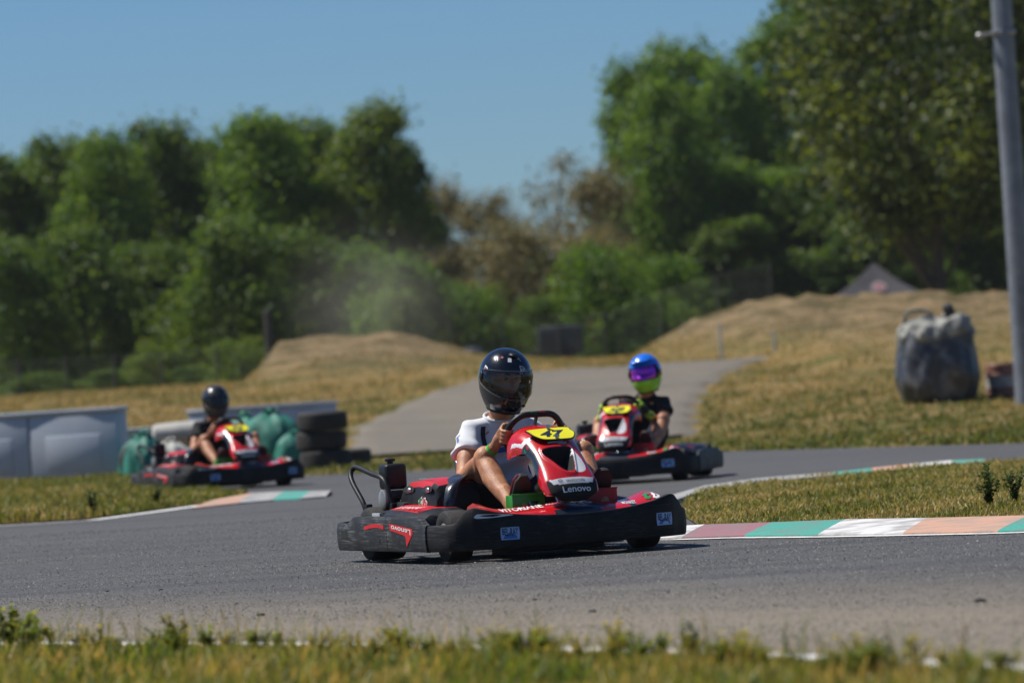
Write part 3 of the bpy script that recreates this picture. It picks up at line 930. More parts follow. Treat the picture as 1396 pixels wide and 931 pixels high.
KIND = {
    'a': tree_kind(1, 10, 5.6, .14, 150, 105, .24, 'leaf_dark'),
    'b': tree_kind(2, 11, 5.0, .12, 150, 105, .24, 'leaf_mid'),
    'c': tree_kind(3, 10, 4.6, .10, 150, 105, .24, 'leaf_dark', 'tall'),
    'd': tree_kind(4, 12, 4.8, .10, 160, 105, .24, 'leaf_mid', 'tall'),
    'e': tree_kind(5, 12, 5.6, .14, 150, 105, .24, 'leaf_yellow', 'cone'),
    'f': tree_kind(6, 8, 4.6, .06, 125, 62, .20, 'leaf_brown', 'round', True),
    'g': tree_kind(7, 5, 4.6, .02, 90, 95, .20, 'leaf_mid', 'bush'),
    'h': tree_kind(8, 5, 4.8, .02, 90, 95, .20, 'leaf_dark', 'bush'),
    'i': tree_kind(9, 2.2, 2.8, .02, 40, 80, .13, 'leaf_yellow', 'bush'),
    'j': tree_kind(10, 9, 4.4, .05, 110, 34, .17, 'leaf_brown', 'tall', True),
    'n': tree_kind(11, 14, 9.5, .27, 240, 115, .24, 'leaf_near_backlit', 'round'),
    'o': tree_kind(12, 13, 8.0, .34, 190, 110, .24, 'leaf_near_backlit', 'round'),
}
trng = np.random.default_rng(77)


def tree(px, top, width, Y, kind, label, group, name='tree', cat='tree'):
    """tree whose crown spans `width` photo pixels about column px and whose top reaches row `top`"""
    tr, cr, h, w = KIND[kind]
    g = on_ground(px, Y)
    zt = at(px, top, Y).z
    hh = zt - g.z; ww = width * Y / F_PX
    # lean of the picture: centre the crown, not the foot
    gx = at(px, (top + 525 - .0638 * (px - 698)) / 2, Y).x
    t = empty(name, (gx, Y, tz(gx, Y)), trng.uniform(0, 6.28))
    t.scale = (ww / w / .95, ww / w / .95, hh / h / 1.05)
    tag(t, label, cat, group)
    link('trunk', tr, t); link('crown', cr, t)
    return t


GL, GC, GR = 'trees of the left grove', 'parched trees in the gap', 'trees of the right grove'
left_row = [
    (-30, 225, 150, 188, 'a', 'dark tree at the very left edge of the grove, cut by the frame'),
    (35, 200, 130, 182, 'c', 'narrow dark tree second from the left edge of the grove'),
    (92, 182, 130, 186, 'a', 'dark rounded tree above the long grey barrier, left of the notch in the skyline'),
    (152, 177, 120, 180, 'b', 'mid green tree behind the grove left of the tallest rounded dark crown'),
    (232, 160, 150, 186, 'a', 'broad dark tree with a small peak, above the left kart driver'),
    (300, 188, 110, 190, 'c', 'shorter dark tree in the dip of the left skyline'),
    (362, 152, 150, 183, 'b', 'mid green tree with twin tufts right of the dip in the left skyline'),
    (428, 158, 120, 188, 'a', 'dark rounded tree just left of the yellow-green cone tree'),
    (510, 134, 185, 184, 'e', 'tallest left tree, yellow-green and cone shaped'),
    (562, 190, 110, 190, 'c', 'dark tree at the right end of the left grove, beside the gap'),
]
left_row += [
    (62, 206, 120, 193, 'b', 'green crown filling the skyline between the two leftmost narrow trees'), (124, 196, 120, 194, 'a', 'dark crown in the skyline above the middle of the long grey barrier'),
    (196, 186, 120, 193, 'b', 'green crown in the skyline above the right end of the long grey barrier'), (268, 186, 120, 194, 'a', 'dark crown in the skyline just left above the dip'),
    (332, 176, 110, 193, 'b', 'green crown in the skyline just right above the dip'), (396, 168, 110, 194, 'a', 'dark crown between the two tufted trees of the left skyline'),
    (462, 165, 110, 193, 'b', 'green crown hugging the left side of the cone shaped tree')]
for a in left_row: tree(*a, GL)
fill = [(20, 330, 170), (120, 310, 180), (215, 330, 170), (310, 300, 180), (395, 315, 170), (470, 330, 160), (545, 345, 140)]
fl = ['low dark tree under the left edge of the grove', 'low dark tree over the long grey barrier', 'low dark tree left of the bright bushes', 'low dark tree behind the bright bushes',
      'low dark tree right of the bright bushes', 'low green tree left of the rising dust', 'low green tree right of the rising dust']
for k, ((px, tp, wd), lb_) in enumerate(zip(fill, fl)):
    tree(px, tp, wd, 168 + (k % 3) * 3, 'hha'[k % 3] if k < 5 else 'g', lb_, 'low trees before the left grove')
gap = [
    (612, 238, 90, 195, 'f', 'brownish thin tree right beside the left grove'),
    (655, 262, 95, 188, 'f', 'low brownish tree above the black helmet'),
    (700, 250, 80, 196, 'j', 'nearly bare twiggy tree in the lowest part of the gap'),
    (762, 200, 120, 190, 'j', 'tall sparse olive-brown tree, highest in the gap'),
    (815, 222, 110, 186, 'f', 'olive-brown tree touching the right grove'),
    (720, 300, 150, 180, 'f', 'broad low parched tree below the twiggy skyline'),
    (600, 330, 120, 182, 'f', 'low parched tree behind the dust'),
    (800, 310, 140, 178, 'f', 'low parched tree above the blue helmet'),
]
for a in gap: tree(*a, GC)
lowmid = [(640, 385, 130, 168, 'g', 'dense green bush behind the black helmet'), (740, 405, 120, 170, 'h', 'dark green bush over the dark trailer'),
          (825, 330, 150, 168, 'g', 'tall green bush left of the right grove'), (900, 350, 150, 172, 'g', 'green bush at the left foot of the right grove'),
          (555, 400, 90, 165, 'h', 'small dark bush right of the dust')]
for a in lowmid: tree(*a, 'green bushes behind the mounds', 'bush', 'bush')
right_row = [
    (868, 70, 130, 205, 'd', 'outermost tree of the right grove, with a steep left edge'),
    (915, 105, 120, 196, 'b', 'green tree just inside the steep edge of the right grove'),
    (955, 42, 140, 210, 'd', 'tall pointed tree standing highest left of the notch'),
    (1010, 75, 120, 202, 'd', 'green tree right below the notch in the right skyline'),
    (1062, 15, 150, 208, 'd', 'tall tree right of the notch, its top near the frame edge'),
    (1120, -30, 170, 214, 'b', 'tall tree behind the black tent, top out of the frame'),
    (1190, -40, 190, 216, 'd', 'tall dark tree right of the black tent'),
    (1280, -60, 220, 212, 'b', 'tall tree behind the bulk bag'),
    (1370, -70, 230, 216, 'd', 'tall tree behind the grey pole'),
]
for a in right_row: tree(*a, GR)
fill = [(880, 250, 150, 'b'), (960, 215, 160, 'd'), (1040, 230, 160, 'b'), (1120, 220, 170, 'a'), (1200, 230, 170, 'a'), (1290, 240, 180, 'a'), (1385, 230, 190, 'a'),
        (1000, 295, 130, 'c'), (1085, 345, 170, 'h'), (1165, 285, 120, 'c'), (1255, 350, 170, 'h'), (1345, 300, 140, 'a')]
fl = ['shorter green tree inside the left edge of the right grove', 'shorter tree below the highest pointed tree', 'shorter tree below the notch of the right grove', 'shorter dark tree left above the tent',
      'shorter dark tree right above the tent', 'shorter dark tree above the bulk bag', 'shorter dark tree behind the pole top', 'low narrow tree left of the two thin posts', 'dark bush left beside the black tent',
      'low narrow tree behind the peak of the black tent', 'dark bush above the bulk bag', 'low dark tree left beside the grey pole']
for (px, tp, wd, kd_), lb_ in zip(fill, fl): tree(px, tp, wd, 198 if kd_ in 'ab' or kd_ == 'd' else 194, kd_, lb_, 'shorter trees of the right grove')
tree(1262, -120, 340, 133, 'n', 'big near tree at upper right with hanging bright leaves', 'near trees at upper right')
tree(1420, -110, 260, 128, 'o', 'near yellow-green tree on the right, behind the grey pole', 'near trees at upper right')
for px, tp, wd, lb_ in [(215, 466, 100, 'small bright yellow-green bush, left of a pair'), (330, 462, 115, 'small bright yellow-green bush, right of a pair, by the fence post')]:
    tree(px, tp, wd, 133, 'i', lb_, 'bright bushes by the left fence', 'bush', 'bush')
for px, tp, wd, lb_ in [(60, 500, 110, 'low dark shrub at the left end of the wire fence'), (160, 496, 110, 'low dark shrub in the middle of the wire fence'), (270, 492, 110, 'low dark shrub left of the dirt mound'), (345, 492, 80, 'low dark shrub beside the left foot of the mound')]:
    tree(px, tp + 8, wd, 141, 'h', lb_, 'dark shrubs along the left fence', 'shrub', 'shrub')

# far woods closing the gaps between the trunks
r_ = np.random.default_rng(5); n = 52000
yy = r_.uniform(222, 240, n); xx = r_.uniform(-70, 70, n)
zz = terr(xx, yy) + r_.uniform(0, 1, n) * (4.2 + 1.2 * np.sin(xx * .7) + .8 * np.sin(xx * 1.9))
nr_ = r_.normal(0, 1, (n, 3)); nr_ /= np.linalg.norm(nr_, axis=1)[:, None]
t1 = np.cross(nr_, r_.normal(0, 1, (n, 3))); t1 /= np.linalg.norm(t1, axis=1)[:, None]; t2 = np.cross(nr_, t1)
p = np.stack([xx, yy, zz], -1); L_ = r_.uniform(.35, .7, n)[:, None]
V = np.stack([p - t1 * L_ * .5, p + t2 * L_ * .35, p + t1 * L_ * .5, p - t2 * L_ * .35], 1).reshape(-1, 3)
me = mesh_arrays('far_woods', V, np.arange(n * 4).reshape(-1, 4), [M_['leaf_dark']], False, attr={'rnd': np.repeat(r_.uniform(0, 1, n), 4)})
tag(link('far_woods', me), kind='stuff')

# ------------------------------------------------------------------ barriers
M_['barrier'] = mat('grey_barrier_plastic', (.44, .47, .52), .38, scale=1.2, col2=(.36, .40, .46), bump=.1, bscale=30)
M_['concrete'] = mat('pale_concrete', (.55, .55, .54), .8, scale=3, col2=(.44, .44, .43), bump=.3)


def barrier(name, pl, pr, Y1, Y2, hgt, thick, label, m, seams=3, lean=0):
    """straight barrier from photo column pl (depth Y1) to pr (depth Y2): body, coping along the top, feet"""
    a = gnd_x(pl, Y1); b = gnd_x(pr, Y2); d = (b - a); L_ = d.length; ang = math.atan2(d.y, d.x)
    t = empty(name, a, ang); tag(t, label, 'barrier')
    mb = MB(); w_ = L_ / seams
    for k in range(seams):
        mb.box((w_ * (k + .5), 0, hgt * .5 - .01), (w_ - .012, thick, hgt - .02), .025)
        mb.box((w_ * (k + .5), -thick * .5 - .001, hgt * .42), (w_ * .62, .03, hgt * .5), .012)
    mb.build('wall_panel', m, t)
    mb = MB(); mb.box((L_ / 2, 0, hgt + .012), (L_ + .02, thick + .05, .06), .02); mb.build('coping', m, t)
    return t


def gnd_x(px, Y):
    g = on_ground(px, Y); return g


barrier('barrier', -420, 166, 66, 63.5, .85, .3, 'long grey plastic track barrier at the left edge of the picture', M_['barrier'], 5)
barrier('barrier', 160, 272, 70, 72, .45, .25, 'low pale barrier between the left driver and the long grey barrier', M_['concrete'], 1)
barrier('barrier', 266, 447, 74, 77, .56, .3, 'pale grey barrier behind the green bags and the stack of tyres', M_['barrier'], 2)

# ------------------------------------------------------------------ tyres
def big_tyre(loc, R_, wd, label, tilt=None, group='big tyres by the left kart'):
    mb = MB(); prof = []
    for k in range(17):
        a = -math.pi / 2 * 1.15 + k / 16 * math.pi * 1.15
        rr = R_ - .12 * R_ + .12 * R_ * math.cos(a) ** .5 if abs(a) < math.pi / 2 else R_ * .88
        prof.append((rr if abs(a) < 1.4 else R_ * .86, wd / 2 * math.sin(max(-1.57, min(1.57, a)))))
    outer = [(R_ * .60, -wd * .40), (R_ * .72, -wd * .5), (R_ * .90, -wd * .47), (R_ * .985, -wd * .36), (R_, -wd * .12), (R_, wd * .12), (R_ * .985, wd * .36), (R_ * .90, wd * .47), (R_ * .72, wd * .5), (R_ * .60, wd * .40)]
    n = 40; rings = []
    for (rr, z) in outer:
        ring = []
        for j in range(n):
            g = .012 * R_ * (1 if j % 2 else -1) if rr > R_ * .97 else 0
            a = 2 * math.pi * j / n; ring.append(Vector(((rr + g) * math.cos(a), (rr + g) * math.sin(a), z)))
        rings.append(ring)
    inner = [(R_ * .60, wd * .36), (R_ * .82, wd * .30), (R_ * .86, 0), (R_ * .82, -wd * .30), (R_ * .60, -wd * .36)]
    for rr, z in inner: rings.append([Vector((rr * math.cos(2 * math.pi * j / n), rr * math.sin(2 * math.pi * j / n), z)) for j in range(n)])
    mb.loft(rings, 0, True, False)
    o = mb.build('tyre', M_['rubber']); o.location = loc
    if tilt: o.rotation_euler = tilt
    return tag(o, label, 'tyre', group)


tx = on_ground(436, 63)
ty_r, ty_w = .315, .235
lbs = ['bottom tyre of the stack right of the left kart', 'middle tyre of the stack right of the left kart', 'top tyre of the stack right of the left kart']
for k in range(3):
    big_tyre((tx.x + (.02, -.015, .01)[k], 63 + (.0, .03, -.02)[k], tz(tx.x, 63) + ty_w * (k + .5) + .002 * k), ty_r, ty_w, lbs[k])
t2_ = on_ground(462, 63.9)
big_tyre((t2_.x + .06, 63.9, tz(t2_.x, 63.9) + ty_w * .5), .30, .2, 'single tyre lying right of the tyre stack')
for px, dz in ((412, 0), (405, 0)):
    pass
t3_ = on_ground(186, 62)
big_tyre((t3_.x, 62, tz(t3_.x, 62) + .25), .25, .18, 'upright tyre beside the end of the long grey barrier', (R(90), 0, R(20)))

# ------------------------------------------------------------------ green bags, tarpaulin roll
M_['bag_green'] = mat('green_woven_bag', (.014, .135, .095), .65, scale=5, col2=(.025, .20, .145), bump=.5, bscale=14)
M_['bag_pale'] = mat('bleached_cloth', (.48, .47, .43), .85, scale=4, col2=(.36, .36, .33), bump=.5, bscale=14)


def sack(px, Y, wd, dp, ht, label, m, seed, group=None, name='sack', neck=True):
    """slumped woven sack: noisy rounded body pinched to a tied neck"""
    r2 = np.random.default_rng(seed); g = on_ground(px, Y); mb = MB(); rings = []
    prof = [(.70, 0), (.93, .05), (1.02, .2), (1.0, .42), (.93, .62), (.74, .80), (.42, .92), (.16, .98), (.24, 1.06)] if neck else [(.8, 0), (.97, .06), (1.02, .25), (1, .55), (.95, .8), (.8, .94), (.4, 1.0)]
    n = 36; ph = r2.uniform(0, 6.28, 5)
    for rr, z in catmull([(a, b, 0) for a, b in prof], 4) and [(q[0], q[1]) for q in catmull([(a, b, 0) for a, b in prof], 4)]:
        ring = []
        for j in range(n):
            a = 2 * math.pi * j / n
            fold = 1 + .05 * math.sin(3 * a + ph[0] + z * 3) + .035 * math.sin(7 * a + ph[1] - z * 5) + (.06 * math.sin(11 * a + ph[2]) if z > .6 else .02 * math.sin(13 * a + ph[3] + z * 9))
            ring.append(Vector((wd / 2 * rr * fold * math.cos(a), dp / 2 * rr * fold * math.sin(a), ht * z + .02 * math.sin(5 * a + ph[4]) * (z > .3))))
        rings.append(ring)
    mb.loft(rings, 0)
    o = mb.build(name, m); o.location = (g.x, Y, g.z); o.rotation_euler = (0, 0, r2.uniform(0, 6))
    return tag(o, label, 'bag', group)


GB = 'green bags by the left barrier'
sack(366, 67, .86, .7, .66, 'large green bag behind the red nose of the left kart', M_['bag_green'], 3, GB)
sack(397, 65.5, .50, .5, .42, 'small green bag lying between the left kart and the tyre stack', M_['bag_green'], 4, GB)
sack(332, 68.5, .7, .6, .60, 'green bag hidden behind the left driver', M_['bag_green'], 9, GB)
sack(193, 61, .5, .5, .58, 'green bag left of the left kart engine', M_['bag_green'], 5, GB)
sack(183, 63.2, .45, .45, .52, 'green bag with a pale top tucked against the barrier end', M_['bag_green'], 6, GB)
sack(228, 64, .55, .5, .46, 'bleached cloth bundle behind the left kart engine', M_['bag_pale'], 7)
sack(262, 64, .45, .42, .36, 'small bleached bundle left of the left driver', M_['bag_pale'], 12)
mb = MB(); g = on_ground(258, 67)
mb.tube([(-.50, 0, .0), (-.47, 0, 0), (-.1, .01, .01), (.4, -.01, 0), (.44, 0, 0)], [.12, .155, .165, .158, .12], 20, 0)
o = mb.build('pipe_roll', mat('pale_roll', (.50, .48, .43), .8, scale=3, col2=(.30, .29, .27), bump=.4, bscale=20)); o.location = (g.x, 67, g.z + .45)
tag(o, 'thick pale roll lying on the bundles behind the left driver', 'roll')

# ------------------------------------------------------------------ bulk bag with its drainpipe, striped drum, pole
M_['bulk'] = mat('dark_woven_sheet', (.040, .042, .046), .42, scale=4.5, col2=(.16, .16, .16), bump=.7, bscale=6, thr=(.48, .66))
M_['bulk_pale'] = mat('pale_woven_sheet', (.34, .335, .29), .75, scale=5, col2=(.16, .16, .15), bump=.6, bscale=12, thr=(.4, .62))
by = 75.0; g = on_ground(1277, by)
root = empty('bulk_bag', (g.x, by, g.z)); tag(root, 'big dark grey bulk bag with folded pale top, left of the grey pole', 'bulk bag'); root.scale = (1, 1, 1.09)
mb = MB(); rings = []; n = 56
for q in catmull([(.76, 0, 0), (.97, .06, 0), (1.10, .28, 0), (1.08, .5, 0), (1.0, .75, 0), (.96, .90, 0), (.86, .97, 0), (.5, 1.0, 0)], 5):
    rr, z = q[0], q[1]; ring = []
    for j in range(n):
        a = 2 * math.pi * j / n
        sq = (abs(math.cos(a)) ** 2.7 + abs(math.sin(a)) ** 2.7) ** (-1 / 2.7)
        fo = 1 + .035 * math.sin(6 * a + z * 4) + .03 * math.sin(11 * a - z * 7) + .02 * math.sin(3 * a + z * 11)
        ring.append(Vector((.54 * rr * sq * fo * math.cos(a), .54 * rr * sq * fo * math.sin(a), 1.06 * z)))
    rings.append(ring)
mb.loft(rings); mb.build('sack_body', M_['bulk'], root)
mb = MB(); rings = []
for q in catmull([(1.02, .86, 0), (1.05, .93, 0), (1.0, 1.03, 0), (.9, 1.10, 0), (.62, 1.13, 0), (.3, 1.12, 0)], 4):
    ring = []
    for j in range(n):
        a = 2 * math.pi * j / n; sq = (abs(math.cos(a)) ** 2.7 + abs(math.sin(a)) ** 2.7) ** (-1 / 2.7)
        fo = 1 + .05 * math.sin(7 * a + q[1] * 9) + .04 * math.sin(13 * a - q[1] * 17)
        ring.append(Vector((.52 * q[0] * sq * fo * math.cos(a), .53 * q[0] * sq * fo * math.sin(a), 1.0 * q[1] - .05 * (math.sin(2 * a + .5) + math.sin(3 * a)) * (q[0] > .8))))
    rings.append(ring)
mb.loft(rings, 0); mb.build('folded_top', M_['bulk_pale'], root)
mb = MB(); mb.tube(catmull([(-.46, -.2, 1.02), (-.42, -.22, 1.22), (-.24, -.22, 1.26), (-.06, -.2, 1.20), (-.02, -.2, 1.04)], 6), .026, 10, flat=.5); mb.build('lifting_loop', M_['bulk_pale'], root)
mb = MB(); mb.tube(catmull([(.1, .3, 1.05), (.2, .28, 1.17), (.32, .28, 1.16), (.38, .3, 1.02)], 6), .05, 10, flat=.5); mb.build('lifting_loop', M_['bulk_pale'], root)
mb = MB()
pa, pb = Vector((.20, -.16, 1.37)), Vector((.52, .12, .55))
mb.tube([pa, pa.lerp(pb, .5), pb], .06, 16, caps=True); mb.tube([pa + (pa - pb).normalized() * .05, pa + (pb - pa).normalized() * .13], .08, 16)
o = mb.build('black_pipe', M_['black'], None); o.location = (g.x, by, g.z)
tag(o, 'black pipe with a collar sticking out over the bulk bag', 'pipe')

g = on_ground(1362, 75.5)
mb = MB()
prof = [(.20, 0), (.225, .02), (.225, .14), (.235, .15), (.235, .17), (.225, .18), (.225, .33), (.235, .34), (.235, .36), (.225, .37), (.225, .50), (.21, .52)]
mb.lathe(prof[:5], 28, 0, caps=False); mb.lathe(prof[4:8], 28, 1, caps=False); mb.lathe(prof[7:], 28, 0, caps=False); mb.lathe([(.0, .5), (.215, .515)], 28, 1, caps=False)
o = mb.build('drum', [mat('faded_red_plastic', (.30, .13, .09), .6, col2=(.22, .10, .07)), mat('faded_white_plastic', (.42, .40, .37), .6, col2=(.3, .28, .26))])
o.location = (g.x, 75.5, g.z); tag(o, 'faded red and white striped drum at the foot of the pole', 'drum')
g = on_ground(1390, 74.6)
mb = MB(); mb.lathe([(.16, 0), (.185, .02), (.185, .2), (.195, .21), (.195, .23), (.185, .24), (.18, .42), (.165, .44), (0, .44)], 24); o = mb.build('drum', M_['black']); o.location = (g.x + .1, 74.6, g.z)
tag(o, 'black plastic drum beside the striped drum', 'drum')

# pole: follows the lean of the picture's vertical, so it stands upright in the world
pf = on_ground(1393, 72); top = 8.5
root = empty('pole', (pf.x + .03, 72, pf.z)); tag(root, 'tall grey pole rising out of the frame on the right', 'pole')
M_['pole'] = mat('grey_galvanised', (.24, .26, .29), .55, metal=.25, scale=4, col2=(.17, .185, .21), bump=.15, bscale=20)
mb = MB(); mb.lathe([(.0, -.1), (.165, -.1), (.158, 2.0), (.15, 5), (.135, top), (0, top)], 28); mb.build('shaft', M_['pole'], root)
mb = MB(); mb.box((.0, -.155, 3.4), (.07, .03, 6.6), .008); mb.build('cable_duct', M_['pole'], root)
zb = at(1356, 46, 72).z - pf.z
mb = MB(); mb.tube([(-.14, 0, zb), (-.30, -.02, zb - .02)], .03, 10); mb.ellipsoid((-.33, -.02, zb - .02), (.06, .05, .045)); mb.box((0, 0, zb), (.33, .33, .07), .02); mb.build('bracket', M_['alu'], root)

# ------------------------------------------------------------------ tent
ty = 186.0; tc_ = on_ground(1200, ty)
root = empty('tent', (tc_.x, ty, tc_.z)); tag(root, 'black pop-up tent with a dull pink emblem behind the right mound', 'tent')
zpk = at(1196, 358, ty).z - tc_.z; zev = at(1196, 404, ty).z - tc_.z; hw = 1.75
M_['tent'] = mat('black_canopy', (.030, .028, .032), .7, scale=2, var=.3, bump=.2)
mb = MB(); nseg = 8; rings = []
for k in range(nseg + 1):
    t = k / nseg; s = hw * (1 - t) + .03; z = zev + (zpk - zev) * (t ** 1.5)
    ring = []
    for (ax, ay, bx, by_) in ((-1, -1, 1, -1), (1, -1, 1, 1), (1, 1, -1, 1), (-1, 1, -1, -1)):
        for q in range(6):
            f = q / 6; ring.append(Vector(((ax + (bx - ax) * f) * s, (ay + (by_ - ay) * f) * s, z - .06 * math.sin(f * math.pi) * (1 - t))))
    rings.append(ring)
mb.loft([[p + Vector((0, 0, -.28)) for p in rings[0]]] + rings, 0, False, False, False); mb.build('canopy', M_['tent'], root)
for sx in (-1, 1):
    for sy in (-1, 1):
        mb = MB(); mb.box((sx * (hw - .06), sy * (hw - .06), zev * .5 - .1), (.05, .05, zev + .1), .005); mb.build('leg', M_['alu'], root)
mb = MB()
def roof_pt(u, v):   # on the front roof face
    z = zev + (zpk - zev) * (v ** 1.5); return Vector((u, -(hw * (1 - v) + .03) - .03, z + .02))
pts = [roof_pt((.27) * math.cos(a) + .05, .38 + .17 * math.sin(a)) for a in [2 * math.pi * k / 20 for k in range(20)]]
mb.add(pts, [tuple(range(20))], 0, False)
pts = [roof_pt(.20 * math.cos(a) + .05, .38 + .12 * math.sin(a)) + Vector((0, -.02, .01)) for a in [2 * math.pi * k / 20 for k in range(20)]]
mb.add(pts, [tuple(range(20))], 1, False)
mb.build('emblem', [mat('emblem_pale', (.24, .20, .21), .7), mat('emblem_red', (.22, .09, .10), .7)], root)

# ------------------------------------------------------------------ fences and posts
M_['wire'] = mat('fence_wire', (.10, .11, .10), .6, metal=.5)
M_['fence_post'] = mat('weathered_post', (.06, .054, .046), .85, bump=.3)
M_['white_post'] = mat('pale_post', (.42, .43, .42), .7)


def fence(pxs, Y, hgt, label, postm, wires=7, dx=.3, rp=.035):
    f0 = on_ground(pxs[0], Y); root = empty('wire_fence', f0); tag(root, label, 'fence')
    G = [on_ground(p, Y) - f0 for p in pxs]
    for g in G:
        mb = MB(); mb.tube([g + Vector((0, 0, -.1)), g + Vector((0, 0, hgt + .06))], [rp, rp * .9], 8); mb.build('post', postm, root)
    mb = MB()
    for k in range(wires):
        z = .08 + (hgt - .12) * k / (wires - 1)
        mb.tube([g + Vector((0, -.03, z)) for g in G], .006, 4)
    x = G[0].x
    while x < G[-1].x:
        z0 = float(np.interp(x, [g.x for g in G], [g.z for g in G]))
        mb.tube([(x, -.03, z0 + .06), (x, -.03, z0 + hgt - .02)], .005, 3); x += dx
    mb.build('wire_mesh', M_['wire'], root)


fence([-60, 30, 95, 160, 225, 300, 372], 131, .95, 'wire fence with dark posts along the left shrubs', M_['fence_post'], 7)
fence([560, 620, 690, 765, 830, 905, 985, 1058], 124, 1.15, 'tall wire fence behind the two mounds', M_['fence_post'], 8, .3, .022)
for px, lb_ in ((985, 'thin pale post at the left end of the right mound'), (1058, 'thin pale post left of the black tent on the right mound')):
    sp = on_ground(px, 104); mb = MB(); mb.tube([(0, 0, -.2), (0, 0, .75 if px < 1000 else .42)], [.03, .028], 8); o = mb.build('fence_post', M_['white_post']); o.location = (sp.x, 104, sp.z); tag(o, lb_, 'post', 'pale posts on the right mound')
sp = on_ground(372, 116); mb = MB(); mb.tube([(0, 0, -.1), (0, 0, .98), (0, 0, 1.02)], [.09, .085, .05], 12); o = mb.build('fence_post', M_['fence_post']); o.location = (sp.x, 116, sp.z)
tag(o, 'thick dark post at the left foot of the dirt mound', 'post')

# dark box trailer beyond the fence
tp = on_ground(768, 140); root = empty('box_trailer', (tp.x, 140, tp.z)); tag(root, 'dark grey box trailer beyond the fence between the two drivers', 'trailer')
M_['trailer'] = mat('dark_grey_panel', (.045, .047, .05), .6, scale=2, var=.25)
zt = at(768, 444, 140).z - tp.z
mb = MB(); mb.box((0, 0, .25 + (zt - .25) / 2), (1.25, 1.2, zt - .25), .06)
for k in range(9): mb.box((-.52 + .13 * k, -.605, .25 + (zt - .25) / 2), (.03, .02, zt - .45), .005)
mb.build('box_body', M_['trailer'], root)
for s in (-1, 1):
    mb = MB(); mb.lathe([(0, -.09), (.2, -.09), (.25, -.06), (.25, .06), (.2, .09), (0, .09)], 20, 0, Matrix.Translation((.1, s * .62, .25)) @ Matrix.Rotation(R(90), 4, 'X')); mb.build('wheel', M_['rubber'], root)
mb = MB(); mb.tube([(-.6, 0, .3), (-1.3, 0, .3), (-1.35, 0, .0)], .035, 8); mb.build('drawbar', M_['frame'], root)
# dark tarpaulin heap left of it
g = on_ground(640, 134); sack(640, 134, 1.0, .8, .55, 'dark heap under a sheet behind the black helmet', M_['bulk'], 15, None, 'covered_heap', False)['category'] = 'heap'

# ------------------------------------------------------------------ dust behind the left mound
def dust():
    m = bpy.data.materials.new('dust'); m.use_nodes = True; N = m.node_tree.nodes; L = m.node_tree.links
    N.remove(N['Principled BSDF'])
    pv = N.new('ShaderNodeVolumePrincipled'); pv.inputs['Color'].default_value = (.86, .80, .70, 1); pv.inputs['Anisotropy'].default_value = .25
    tc = N.new('ShaderNodeTexCoord'); 
    ln = N.new('ShaderNodeVectorMath'); ln.operation = 'LENGTH'; L.new(tc.outputs['Object'], ln.inputs[0])
    mr = N.new('ShaderNodeMapRange'); mr.inputs[1].default_value = 1.0; mr.inputs[2].default_value = .0; mr.interpolation_type = 'SMOOTHERSTEP'
    L.new(ln.outputs['Value'], mr.inputs[0])
    nz = N.new('ShaderNodeTexNoise'); nz.inputs['Scale'].default_value = 2.2; nz.inputs['Detail'].default_value = 3
    L.new(tc.outputs['Object'], nz.inputs['Vector'])
    n2 = N.new('ShaderNodeMapRange'); n2.inputs[1].default_value = .2; n2.inputs[2].default_value = .85; L.new(nz.outputs['Fac'], n2.inputs[0])
    mu = N.new('ShaderNodeMath'); mu.operation = 'MULTIPLY'; L.new(mr.outputs[0], mu.inputs[0]); L.new(n2.outputs[0], mu.inputs[1])
    m2 = N.new('ShaderNodeMath'); m2.operation = 'MULTIPLY'; L.new(mu.outputs[0], m2.inputs[0]); m2.inputs[1].default_value = .085
    L.new(m2.outputs[0], pv.inputs['Density']); L.new(pv.outputs[0], N['Material Output'].inputs['Volume'])
    m.cycles.volume_step_rate = 1.0
    return m


mb = MB(); mb.ellipsoid((0, 0, 0), (1, 1, 1), 24, 14)
o = mb.build('dust_cloud', dust()); pd = at(505, 415, 130); o.location = pd; o.scale = (3.2, 4.0, 3.0); o.rotation_euler = (0, R(12), 0)
tag(o, kind='stuff')

# ------------------------------------------------------------------ thin summer haze
def haze():
    m = bpy.data.materials.new('haze'); m.use_nodes = True; N = m.node_tree.nodes; L = m.node_tree.links
    N.remove(N['Principled BSDF']); pv = N.new('ShaderNodeVolumePrincipled'); pv.inputs['Color'].default_value = (.80, .86, .92, 1); pv.inputs['Density'].default_value = .0001; pv.inputs['Anisotropy'].default_value = .2
    L.new(pv.outputs[0], N['Material Output'].inputs['Volume']); return m


mb = MB(); mb.box((0, 1250, 13), (4000, 4200, 32)); o = mb.build('haze', haze(), sharp=None); tag(o, kind='stuff')
# ------------------------------------------------------------------ go-kart (x forward, y left, z up; metres)
def wall(mb, path, th=.03, mat_=0, caps=True, bulge=.004):
    """moulded plastic wall: path of (x, y, z_bottom, z_top); the outside lies to the right of the direction of travel"""
    P = [np.array(p, float) for p in path]; rings = []
    for i, p in enumerate(P):
        t = P[min(i + 1, len(P) - 1)][:2] - P[max(i - 1, 0)][:2]; t /= np.linalg.norm(t)
        nrm = Vector((t[1], -t[0], 0)); zb, zt = p[2], p[3]; c = Vector((p[0], p[1], 0))
        prof = [(-.022, zb), (-.006, zb), (0, zb + .010), (bulge, zb + (zt - zb) * .35), (bulge, zb + (zt - zb) * .7), (0, zt - .010), (-.006, zt), (-th, zt), (-th - .004, zt - .008), (-.016, zt - .02), (-.014, zb + .02)]
        rings.append([c + nrm * o_ + Vector((0, 0, z)) for o_, z in prof])
    mb.loft(rings, mat_, False, caps)


def dense(path, per=5):
    return lerp_pts(path, per)


